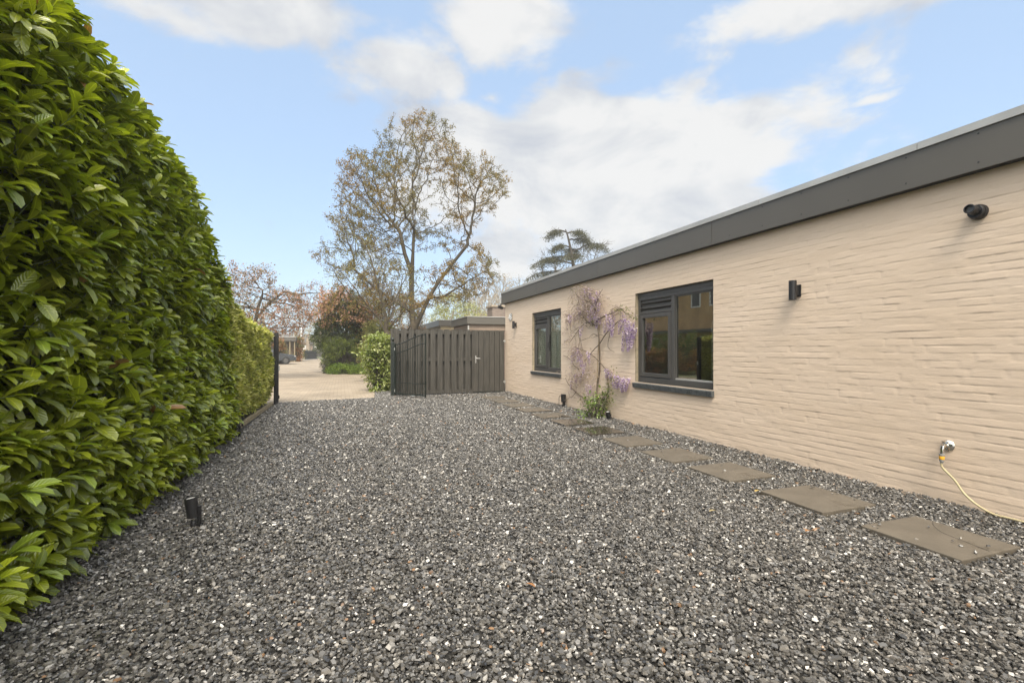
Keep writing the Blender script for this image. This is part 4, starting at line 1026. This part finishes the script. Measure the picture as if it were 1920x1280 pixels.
def cedar():
    D = 40.; kk = D/F; base = at(1078, D); t_ = thing('cedar_tree', 'dark flat-topped conifer with drooping layered boughs above the bungalow roof', 'tree', base)
    r = np.random.default_rng(5)
    tr_ = [(0,0,0),(.0,0,4.),(-.1,0,7.),(-.15,0,8.5),(-.35,0,9.8),(-.6,0,10.9),(-.8,0,11.5)]
    P0, P1, R0, R1 = [], [], [], []
    def seg(a, b, ra, rb): P0.append(a); P1.append(b); R0.append(ra); R1.append(rb)
    for a, b, i in zip(tr_, tr_[1:], range(9)): seg(a, b, .24-.033*i, .24-.033*(i+1))
    CEN, AXs = [], []
    # boughs: (start height, direction left/right + depth, length, rise)
    boughs = [(11.3,-1,.3,1.6,.25),(11.2,.9,-.3,1.6,.1),(10.6,1,.2,2.2,.3),(10.0,-1,-.2,1.6,.2),(9.5,1,.1,3.3,1.0),(9.2,-.9,.4,2.7,.2),(8.6,-1,-.1,3.4,.5),(8.4,.9,.5,2.6,.3),(7.8,-1,.2,3.9,.3),(7.6,.8,-.5,3.,.5),(7.2,1,.1,3.4,.9),(6.8,-.9,-.4,3.8,.4),(6.4,.9,.3,3.2,.4),(9.9,.2,1,2,.3),(8.9,-.1,-1,2.4,.3),(7.5,.2,1,2.8,.3)]
    tz = np.array([p_[2] for p_ in tr_]); tx = np.array([p_[0] for p_ in tr_])
    for z, dx, dy, ln, rise in boughs:
        x0 = np.interp(z, tz, tx); p_ = np.array([x0, 0, z]); d = np.array([dx, dy, 0.]); d /= np.linalg.norm(d)
        n_ = 9; pr = p_
        for j in range(1, n_+1):
            u = j/n_; q = p_+d*ln*u+np.array([0,0,rise*math.sin(u*2.1)-.9*rise*max(0,u-.55)**2*6*.5-.35*u*u*u])+r.normal(0,.04,3)
            seg(pr, q, .06*(1-u)+.02, .06*(1-u-.1)+.02)
            if u > .25:
                for s_ in range(int(5+5*math.sin(u*math.pi))):
                    sd_ = np.cross(d, [0,0,1.])*r.choice([-1,1]); e = q+(sd_*r.uniform(.2,.8)+d*r.uniform(-.1,.5))*(.5+.5*math.sin(u*3)); e[2] -= r.uniform(0,.28)
                    seg(q, e, .016, .008)
                    w_ = q+(e-q)*r.uniform(.1,1.3,(26,1))+r.normal(0,.12,(26,3))*np.array([1.3,1.3,.7]); w_[:,2] -= np.abs(r.normal(0,.14,26)); CEN.append(w_)
            pr = q
    tubes('trunk', local(np.array(P0),base), local(np.array(P1),base), R0, R1, M_bark_dark, t_, 6)
    cen = np.concatenate(CEN); n_ = len(cen)
    ax = unit(r.normal(size=(n_,3))+np.array([0,0,-.4])); ln = r.uniform(.07,.15,n_)
    leaves('needles', local(cen,base), local(ax,base), local(r.normal(size=(n_,3))+np.array([0,0,1.]),base), ln, ln*.4, np.array([[.10,.10,.055]])*r.uniform(.5,1.4,(n_,1)), M_small, t_)
cedar()

# ------------------------------------------------------------------ wisteria on the wall
def wisteria():
    t_ = thing('wisteria', 'climbing wisteria with lilac flower clusters trained on the cream wall', 'climber', on_wall(1118, 785, 4.5)*Vector((1,1,0)) if False else Vector((4.52, on_wall(1118,780).y, 0)))
    o0 = Vector(t_.location)
    def W(px, py, off=.05): return on_wall(px, py, WX-off)
    r = np.random.default_rng(8); B = []
    def branch(pts, r0, r1, off=.05):
        ps = spline([W(a, b_, off+.03*math.sin(i*1.7)) for i, (a, b_) in enumerate(pts)], 5)
        n_ = len(ps); B.append((ps, [r0+(r1-r0)*i/(n_-1) for i in range(n_)])); return ps
    main = branch([(1118,788),(1117,760),(1119,730),(1124,690),(1124,650),(1122,620),(1118,600),(1112,575),(1105,555),(1100,545)], .012, .006)
    branch([(1122,785),(1128,750),(1140,735),(1138,700),(1134,690)], .009, .004)
    branch([(1112,788),(1104,765),(1098,750),(1080,735),(1066,720),(1060,708)], .009, .004)
    branch([(1120,612),(1104,603),(1090,612),(1078,628),(1068,642)], .008, .003)
    branch([(1118,610),(1102,604),(1094,592),(1084,590),(1075,600)], .009, .003)
    branch([(1124,645),(1136,626),(1150,612),(1160,602),(1175,598)], .007, .004)
    branch([(1124,645),(1112,657),(1104,668),(1096,676)], .006, .003)
    branch([(1134,690),(1118,672),(1105,662),(1090,655),(1076,650)], .006, .003)
    branch([(1085,692),(1075,683),(1068,672),(1056,666)], .006, .003)
    branch([(1120,600),(1135,592),(1150,586),(1164,578),(1172,586),(1186,592)], .010, .004)
    branch([(1146,612),(1143,628),(1140,650),(1152,660)], .004, .002)
    branch([(1118,585),(1110,570),(1090,560),(1080,552)], .008, .003)
    branch([(1116,572),(1124,552),(1130,542)], .006, .003)
    branch([(1108,570),(1098,548),(1092,538)], .006, .003)
    branch([(1080,735),(1070,745),(1066,735)], .004, .002); branch([(1092,655),(1088,635),(1086,625)], .003, .002)
    branch([(1124,632),(1112,626),(1104,634)], .003, .002)
    for k in range(46):
        ps, _ = B[r.integers(0, len(B))]; i = r.integers(2, len(ps)); p_ = ps[i]
        if p_.z > 2.5: continue
        e = [p_]; d = Vector((-.3*r.random(), r.normal()*.8, r.normal()*.6)).normalized()
        for j in range(5):
            d = (d+Vector((r.normal()*.12, r.normal()*.3, r.normal()*.3-.1))).normalized(); q = e[-1]+d*r.uniform(.035,.07); q.x = min(q.x, WX-.015); q.z = min(q.z, 2.6); e.append(q)
        B.append((e, [.0028]*5+[.0015]))
    b = MB()
    for i, (ps, rd) in enumerate(B): b.tube([p_-o0 for p_ in ps], [q_*1.6 for q_ in rd], 6)
    b.build('stems', M_wist, t_, True)
    # cane the main stem is tied to
    MB().tube([W(1116,790,.03)-o0, W(1124,600,.03)-o0], .006, 6).build('cane', M_cane, t_)
    # flower racemes: (px, py of the top, length m, width m, colour strength)
    rc = [(1121,545,.18,.07,.7),(1106,540,.22,.08,.7),(1098,538,.2,.07,.5),(1118,560,.16,.07,.8),(1113,555,.2,.08,.5),(1122,568,.16,.06,.9),(1096,566,.22,.08,.55),(1086,575,.22,.08,.5),(1104,582,.22,.08,.6),(1092,552,.18,.07,.5),(1110,572,.2,.08,.7),(1117,583,.18,.07,.75),(1068,590,.22,.07,.7),(1062,598,.2,.05,.4),(1076,586,.18,.06,.4),(1090,610,.24,.07,.75),(1118,592,.24,.08,.95),(1110,590,.18,.06,.6),(1140,590,.3,.08,.9),(1148,596,.34,.09,1.),(1134,600,.26,.07,.7),(1170,585,.3,.07,.6),(1164,598,.26,.07,.9),(1176,598,.42,.11,1.),(1184,604,.44,.10,1.),(1190,614,.28,.08,1.),(1180,612,.42,.09,1.),(1171,620,.36,.07,.9),
          (1078,650,.3,.08,.6),(1088,662,.28,.07,1.),(1084,655,.26,.07,.7),(1102,658,.24,.07,.8),(1096,678,.26,.07,.9),(1074,660,.24,.06,.5),(1138,690,.18,.08,1.),(1144,694,.16,.08,.9),(1156,703,.24,.10,1.),(1164,706,.24,.10,1.),(1176,708,.24,.11,1.),(1170,714,.2,.10,1.),(1152,710,.18,.08,.8),(1080,700,.2,.07,.7),(1100,718,.24,.07,.6),(1106,722,.2,.06,.8),(1072,712,.22,.06,.4),(1088,700,.2,.06,.5),(1112,560,.14,.05,.7),(1150,580,.2,.06,.5),(1126,588,.22,.06,.7)]
    CEN, AX, NR, LN, COL = [], [], [], [], []
    S0, S1 = [], []
    for px, py, ln, wd, st in rc:
        off = r.uniform(.07,.13); top = np.array(W(px, py, off)); top[2] = min(top[2], 2.6)
        n_ = int(ln*wd*13000*(.5+.5*st)); u = r.random(n_)**.8; a = r.uniform(0,6.28,n_); rr = wd*.5*(1-.72*u**1.5)*r.uniform(.5,1,n_)
        sway = r.normal(0,.03)
        c = top+np.c_[-rr*np.cos(a)*.9, rr*np.sin(a)+sway*u, -u*ln]; c[:,0] = np.minimum(c[:,0], WX-.012)
        S0.append(top); S1.append(top+np.array([0,sway,-ln]))
        d = np.c_[-np.cos(a), np.sin(a), np.full(n_,-.3)]+r.normal(0,.5,(n_,3))
        CEN.append(c); AX.append(d); NR.append(r.normal(size=(n_,3))+np.array([-.3,0,.6])); LN.append(r.uniform(.016,.028,n_)*(1.15-.45*u))
        lil = np.array([.40,.30,.50])*r.uniform(.7,1.45,(n_,1)); whi = np.array([.74,.66,.74]); dark = np.array([.24,.15,.36])
        q = r.random((n_,1)); col = np.where(q < .38, whi*r.uniform(.8,1.1,(n_,1)), np.where(q > .8, dark, lil)); gry = np.array([.42,.34,.30])*r.uniform(.7,1.2,(n_,1))
        col = np.where(r.random((n_,1)) < st, col, gry); COL.append(col)
    leaves('flowers', np.concatenate(CEN)-np.array(o0), np.concatenate(AX), np.concatenate(NR), np.concatenate(LN), np.concatenate(LN)*.85, np.concatenate(COL), M_bloom, t_)
    # spent drooping stalks with tiny greyish buds
    CEN, AX, LN, COL = [], [], [], []
    zones = [(1100,545,26,10,80),(1088,562,20,16,80),(1110,575,24,16,70),(1072,592,18,14,80),(1095,585,18,14,50),(1124,585,14,10,18),(1064,625,12,12,22),(1150,582,26,8,22),(1185,590,10,6,8),(1082,660,20,18,80),(1078,705,24,24,110),(1104,700,24,22,60),(1138,712,18,14,24),(1125,735,26,14,20),(1130,560,10,10,16),(1066,640,10,10,14),(1086,735,14,16,20)]
    for px, py, sx, sy, n_ in zones:
        for q in range(int(n_*.62)):
            p_ = np.array(W(px+r.normal()*sx*.5, py+r.normal()*sy*.5, r.uniform(.03,.14))); p_[2] = min(p_[2], 2.6)
            d = np.array([-.25*r.random(), r.normal()*.7, .35]); d /= np.linalg.norm(d); h = r.uniform(.08,.19); m_ = 5
            for j in range(m_):
                d = d+np.array([0,0,-.42]); d /= np.linalg.norm(d); e = p_+d*h/m_; e[0] = min(e[0], WX-.01); S0.append(p_); S1.append(e)
                k = r.integers(2,5); w_ = p_+(e-p_)*r.random((k,1))+r.normal(0,.004,(k,3)); CEN.append(w_); AX.append(r.normal(size=(k,3))+np.array([0,0,-.5])); LN.append(r.uniform(.014,.028,k))
                COL.append(np.array([[.42,.33,.33],[.52,.44,.48],[.34,.29,.17]])[r.integers(0,3,k)]*r.uniform(.7,1.3,(k,1))); p_ = e
    CEN = np.concatenate(CEN); AX = np.concatenate(AX); LN = np.concatenate(LN); COL = np.concatenate(COL)
    leaves('spent_buds', CEN-np.array(o0), AX, r.normal(size=(len(CEN),3)), LN, LN*.5, COL, M_bloom, t_)
    # young green leaves low on the plant
    G = []
    for px, py, sx, sy, n_ in ((1142,735,12,22,90),(1130,755,20,18,110),(1150,700,10,14,30),(1100,755,18,14,50),(1165,582,14,6,30),(1188,592,8,6,20),(1112,600,16,8,24)):
        for q in range(n_): G.append(np.array(W(px+r.normal()*sx*.6, py+r.normal()*sy*.6, r.uniform(.03,.16))))
    G = np.array(G); G[:,2] = np.clip(G[:,2], .05, 2.6); ln = r.uniform(.035,.06,len(G))
    leaves('young_leaves', G-np.array(o0), r.normal(size=G.shape)+np.array([-.4,0,-.3]), r.normal(0,.5,G.shape)+np.array([-.5,0,.6]), ln, ln*.42, np.array([[.13,.15,.035],[.18,.17,.05],[.09,.12,.03]])[r.integers(0,3,len(G))], M_small, t_)
    S0, S1 = np.array(S0)-np.array(o0), np.array(S1)-np.array(o0)
    tubes('flower_stalks', S0, S1, np.full(len(S0),.0014), np.full(len(S0),.0010), M_stalk, t_, 4)
M_wist = simple('wisteria bark', (.115,.09,.062), .85, .3, 30); M_cane = simple('bamboo cane', (.32,.23,.11), .6, .2, 12); M_stalk = simple('dry stalk', (.20,.15,.11), .8, .2)
wisteria()
b0 = on_wall(1118, 780, 4.50); b0.z = 0
D = 880*1.28/(783-655)
bush('hellebore_plant', 'fresh green leafy plant at the foot of the wisteria', 'plant', (4.42, b0.y, 0.0), [(.0,-.16,.18),(.12,-.26,.26),(.24,-.2,.26),(.34,-.08,.3),(.5,.12,.36)], .5, 320, .065, ((.13,.19,.035),(.19,.25,.05),(.09,.13,.03)), 66, mat=M_leaf, fancy=True, holes=.0, ratio=.55, stem=.008)

# fallen leaves and petals worth noticing
for px, py, c_, lb in ((1165,788,(.42,.2,.08),'orange fallen leaf beside the wisteria foot'),(1343,965,(.45,.36,.18),'pale yellow fallen leaf in the middle of the gravel'),(1425,926,(.5,.36,.12),'small ochre leaf touching the stone slab'),(985,1105,(.35,.17,.07),'rusty curled leaf low in the gravel'),(1510,1005,(.40,.2,.08),'brown leaf shred in the gravel left of the nearest slab')):
    p_ = at(px, F*CAM_H/(py-655)); V_, f_ = inst(LEAF_T, LEAF_F, np.array([[0,0,0.]]), np.array([[random.uniform(-1,1),random.uniform(-1,1),.1]]), np.array([[.3,.1,1.]]), np.array([.055]), np.array([.04]))
    o = np_mesh('fallen_leaf', V_, f_, M_small, None, True, np.tile(np.array(c_), (11,1))); o.location = (p_.x, p_.y, .035); tag(o, lb, 'leaf', 'fallen leaves on the gravel')

# ------------------------------------------------------------------ neighbours and lane
def flat_house(name, label, x0, y0, x1, y1, h, fh, wall_mat, fascia_mat=None, over=.12):
    t_ = thing(name, label, 'building', (x0, y0, 0))
    MB().box(0, x1-x0, 0, y1-y0, -.05, h-fh+.02).build('wall', wall_mat, t_)
    r_ = MB().box(-over, x1-x0+over, -over, y1-y0+over, h-fh, h-.03).build('fascia', fascia_mat or M_fascia, t_)
    MB().box(-over-.02, x1-x0+over+.02, -over-.02, y1-y0+over+.02, h-.029, h).build('roof_trim', M_alu, t_)
    return t_
g1 = flat_house('garage', 'flat-roofed pinkish brick garage with dark fascia right behind the fence', 5.15, 19.5, 12, 22.4, 2.70, .33, M_brick_p)
MB().box(1.42,2.15,1.2,2.0,2.3,3.25).build('chimney', M_brick_ch, g1); MB().box(1.36,2.21,1.15,2.05,3.251,3.33,.01).build('chimney_cap', M_bark_pale, g1)
MB().box(-.02,-.0,.4,1.9,.1,2.05).build('door', M_siding, g1); MB().tube([(-.05,-.06,2.3),(-.05,-.06,.0)], .035, 8).build('downpipe', M_alu, g1)
g2 = flat_house('neighbour_house', 'pale yellow brick flat-roofed house behind the maple trunk', 5.6, 27.9, 14, 36, 3.05, .36, M_brick_y)
MB().box(-.03,-.001,1.5,2.8,.9,2.2).build('window', M_anthra, g2)

# brick house opposite, on the left behind the hedges: it shows in the near window
oh = thing('orange_brick_house', 'orange brick house with white-framed windows opposite, mirrored in the near window', 'house', (-20, 29, 0))
MB().box(-9,0,0,19,-.05,8.2).build('wall', M_brick_o, oh)
for yy, zz, ww, hh in ((1.7,5.0,1.1,1.65),(3.9,5.0,1.15,1.65),(9.5,5.0,1.4,1.65),(14.5,5.0,1.4,1.65),(1.5,.9,1.6,1.5),(9.5,.9,2.4,1.5)):
    wf = MB(); 
    for a in ((yy,yy+.1,zz,zz+hh),(yy+ww-.1,yy+ww,zz,zz+hh),(yy+.1,yy+ww-.1,zz,zz+.1),(yy+.1,yy+ww-.1,zz+hh-.1,zz+hh)): wf.box(.002,.07,*a)
    f_ = wf.build('window', M_white, oh); MB().box(.003,.03,yy+.1,yy+ww-.1,zz+.1,zz+hh-.1).build('pane', M_anthra, f_)
MB().box(.001,1.6,-.5,19,2.75,3.0).build('canopy', M_fascia, oh); MB().box(-9.3,.3,-.3,19.3,8.2,8.45).build('roof', M_fascia, oh)
bush('hedge_row', 'green garden hedge in front of the orange brick house', 'hedge', Vector((-10.5, 28, 0)), [(0,-.7,.7),(1.8,-.7,.7),(2.3,-.6,.6)], 14, 20000, .15, ((.09,.12,.025),(.13,.16,.03)), 120, holes=.0, shell=.8)
bush('beech_hedge', 'low russet beech hedge beside the lawn, mirrored in the near window', 'hedge', Vector((-6.6, 21.5, 0)), [(0,-.4,.4),(1.0,-.4,.4),(1.25,-.3,.3)], 12, 14000, .09, ((.22,.10,.035),(.28,.15,.05),(.12,.1,.03)), 121, holes=.0, shell=.8)
sheet('lawn', [(-20,20),(-5,20),(-5,40),(-20,40)], -.016, simple('lawn grass', (.07,.11,.025), .95, .3, 4, .5, 40), None)

# lane furniture far off
M_far_roof = simple('far roof tiles', (.075,.07,.068), .8, .15, 2)
def car():
    p_ = at(553, 41.); t_ = thing('parked_car', 'dark grey car nosing out of a driveway on the left of the lane', 'car', (p_.x, p_.y+.9, 0), R(4))
    pf = [(0,.32),(0,.62),(-.06,.72),(-.35,.80),(-1.1,.93),(-1.35,.98),(-2.0,1.40),(-2.3,1.46),(-3.2,1.44),(-3.9,1.1),(-4.3,1.0),(-4.4,.6),(-4.35,.32)]
    bm = MB(); ys_ = [(-.88,.93),(-.80,1.0),(-.4,1.01),(.4,1.01),(.80,1.0),(.88,.93)]; rings = []
    for y, s_ in ys_: rings.append([bm.bm.verts.new((x*s_-(1-s_)*1.2, y*(1 if z < 1 else .84), .32+(z-.32)*s_)) for x, z in pf])
    for a, b_ in zip(rings, rings[1:]):
        for i in range(len(pf)): bm.bm.faces.new((a[i], a[(i+1)%len(pf)], b_[(i+1)%len(pf)], b_[i]))
    bm.bm.faces.new(rings[0]); bm.bm.faces.new(rings[-1][::-1])
    body = bm.build('body', M_car, t_, True)
    MB().quad((-1.40,-.66,1.0),(-1.40,.66,1.0),(-1.98,.6,1.385),(-1.98,-.6,1.385)).build('windscreen', M_glassdark, t_).location = (.02,0,.012)
    for s_ in (-1,1):
        MB().box(-.12,.012,s_*.72-.14,s_*.72+.14,.62,.72,.02).build('headlight', M_chrome, t_)
        for xx in (-.78,-3.5):
            mt = Matrix.Translation((xx, s_*.80, .32)) @ Matrix.Rotation(R(90),4,'X')
            wh = MB().lathe([(.2,-.1),(.31,-.1),(.33,-.07),(.33,.07),(.31,.1),(.2,.1)], 24, mt).build('wheel', M_tyre, t_, True)
            MB().lathe([(0,-.105),(.19,-.105),(.2,-.09)], 20, mt, False).lathe([(.2,.09),(.19,.105),(0,.105)], 20, mt, False).build('rim', M_anthra, wh)
        MB().box(-1.45,-1.3,s_*.98-.07,s_*.98+.07,.92,1.04,.02).build('side_mirror', M_car, t_)
    MB().box(-.03,.014,-.4,.4,.36,.52,.01).build('grille', M_black, t_); MB().box(.0,.022,-.26,.26,.40,.5,.003).build('number_plate', M_white, t_)
M_car = simple('car paint', (.02,.022,.024), .3, .02, spec=.5); M_tyre = simple('tyre', (.015,.015,.015), .8, .1); M_glassdark = simple('car glass', (.02,.025,.03), .05, .02)
car()
cp_ = at(538, 49.)
ct = thing('carport', 'wooden carport with dark flat roof behind the parked car', 'carport', (cp_.x-3.6, cp_.y, 0))
MB().box(0,4.4,.6,4.5,-.05,2.15).build('wall', M_siding, ct); MB().box(-.3,4.5,-.4,4.7,2.16,2.55).build('roof', M_fascia, ct); MB().box(-.33,4.53,-.43,4.73,2.551,2.6).build('roof_trim', M_alu, ct)
for xx in (3.9, 4.35): MB().box(xx-.05,xx+.05,-.3,-.2,-.05,2.15).build('post', M_kerbwood, ct)
for nm, px, D, rows, lb, sd_ in (('beech_hedge', 525, 42., [(635,518,533),(660,516,534),(685,516,534)], 'narrow russet beech hedge between black gate post and carport', 131), ('beech_hedge', 560, 50., [(632,553,568),(655,552,570),(678,552,570)], 'russet beech hedge right of the parked car', 132)):
    bush(nm, lb, 'hedge', at(px, D), px_prof(D, px, rows), .9, 5200, .11, ((.30,.14,.05),(.24,.17,.06),(.34,.2,.08),(.16,.17,.05)), sd_, holes=.0, shell=.6)
sp_ = thing('lamp_post', 'tall slim white lamp post at the end of the lane', 'lamp post', at(565, 62.))
MB().lathe([(.14,0),(.13,1.0),(.09,1.05),(.06,6.7)], 14).build('pole', M_white, sp_, True); MB().box(-.5,.5,-.12,.12,6.7,6.82,.03).build('lamp_head', M_white, sp_)
sl_ = thing('street_lamp', 'shorter street lamp with wide flat disc head beside the carport', 'street lamp', at(550.5, 54.))
MB().lathe([(.06,0),(.045,3.3),(.03,3.75)], 12).build('pole', M_galv, sl_, True); MB().lathe([(.02,3.95),(.35,3.9),(.5,3.83),(.5,3.79),(.1,3.72),(.05,3.6)], 24).build('lamp_head', M_alu, sl_, True)
D = 57.; p_ = at(572, D); q_ = at(594, D+5)
lf = thing('low_metal_fence', 'low black bar fence around a clipped hedge at the lane bend', 'fence', p_, math.atan2(q_.y-p_.y, q_.x-p_.x)); Lf = (Vector(q_)-Vector(p_)).length
b = MB(); 
for i in range(24): b.box(Lf*i/24, Lf*i/24+.06, -.02,.02,.05,1.12)
b.box(0,Lf,-.025,.025,1.0,1.06); b.box(0,Lf,-.025,.025,.1,.16); b.build('bars', M_black, lf)
MB().box(-.1,Lf+.1,-.12,.1,-.05,.08).build('kerb', M_alu, lf)
bush('box_hedge', 'low dark clipped hedge behind the black bar fence', 'hedge', at(580, 62.), px_prof(62., 580, [(657,570,592),(668,570,593),(673,571,592)]), .8, 3000, .12, ((.05,.07,.02),(.07,.09,.03)), 133, holes=0)
D = 84.; p_ = at(586, D); q_ = at(640, D)
ff = thing('garden_fence', 'grey-green picket fence closing the view at the end of the lane', 'fence', p_, math.atan2(q_.y-p_.y, q_.x-p_.x)); Lf = (Vector(q_)-Vector(p_)).length
b = MB()
for i in range(40): b.box(Lf*i/40, Lf*i/40+.09, -.02,.02,.0,1.45)
b.box(0,Lf,.021,.06,1.2,1.3); b.box(0,Lf,.021,.06,.3,.4); b.build('pickets', M_fence, ff)
bush('far_hedge', 'green hedge behind the picket fence', 'hedge', at(615, 88.), px_prof(88., 615, [(645,590,650),(660,585,655),(668,586,655)]), .5, 6000, .22, ((.12,.15,.05),(.16,.18,.06)), 134, holes=0)
for i, (px, D, wd, ht, mt_, lb) in enumerate(((596,120.,16,5.2,M_brick_o,'far red-brick house with grey roof at the end of the lane'),(536,95.,10,4.5,M_brick_p,'grey-roofed house behind the carport'))):
    p_ = at(px, D); t_ = thing('far_house', lb, 'house', (p_.x-wd/2, p_.y, 0))
    MB().box(0,wd,0,8,-.05,ht*.55).build('wall', mt_, t_)
    b = MB(); v = [b.bm.verts.new(c) for c in ((-.3,-.4,ht*.55),(wd+.3,-.4,ht*.55),(wd+.3,8.4,ht*.55),(-.3,8.4,ht*.55),(.3,4,ht),(wd-.3,4,ht))]
    for f_ in ((0,1,5,4),(2,3,4,5),(1,2,5),(3,0,4),(3,2,1,0)): b.bm.faces.new([v[k_] for k_ in f_])
    b.build('roof', M_far_roof, t_)
    for k_ in range(3): MB().box(wd*(.15+.3*k_),wd*(.15+.3*k_)+1.4,-.05,-.001,.9,2.1).build('window', M_white, t_)
# planting that closes the horizon
for i, (px, D, top, wd) in enumerate(((455,70,600,60),(700,70,585,60),(760,60,575,55),(800,75,590,40),(1050,90,560,60),(380,60,560,70))):
    pale('woodland_tree', ['round leafy tree low behind the cherry','olive leafing tree behind the orange acer','green-brown tree behind the maple trunk, low down','pale tree between maple trunk and neighbour roof','tree hidden mostly by the bungalow roof','leafy tree behind the tall laurel hedge'][i], px, D,
         [(top,px-15,px+15),(top+20,px-wd*.7,px+wd*.7),(640,px-wd,px+wd)], 150+i, ((.17,.16,.07),(.22,.2,.09),(.25,.19,.09)), lp=.9, leafn=9, size=.0028*D, holes=.1, group='leafing trees closing the horizon')

# ------------------------------------------------------------------ spring haze
hz = MB().box(-90,95,-60,135,-1.2,17).build('haze', bpy.data.materials.new('haze')); hz['kind'] = 'stuff'
hm = hz.data.materials[0]; hm.use_nodes = True; hm.node_tree.nodes.clear()
pv = hm.node_tree.nodes.new('ShaderNodeVolumePrincipled'); pv.inputs['Density'].default_value = .0016; pv.inputs['Color'].default_value = (.92,.92,.90,1); pv.inputs['Anisotropy'].default_value = .2
mo = hm.node_tree.nodes.new('ShaderNodeOutputMaterial'); hm.node_tree.links.new(pv.outputs[0], mo.inputs['Volume'])
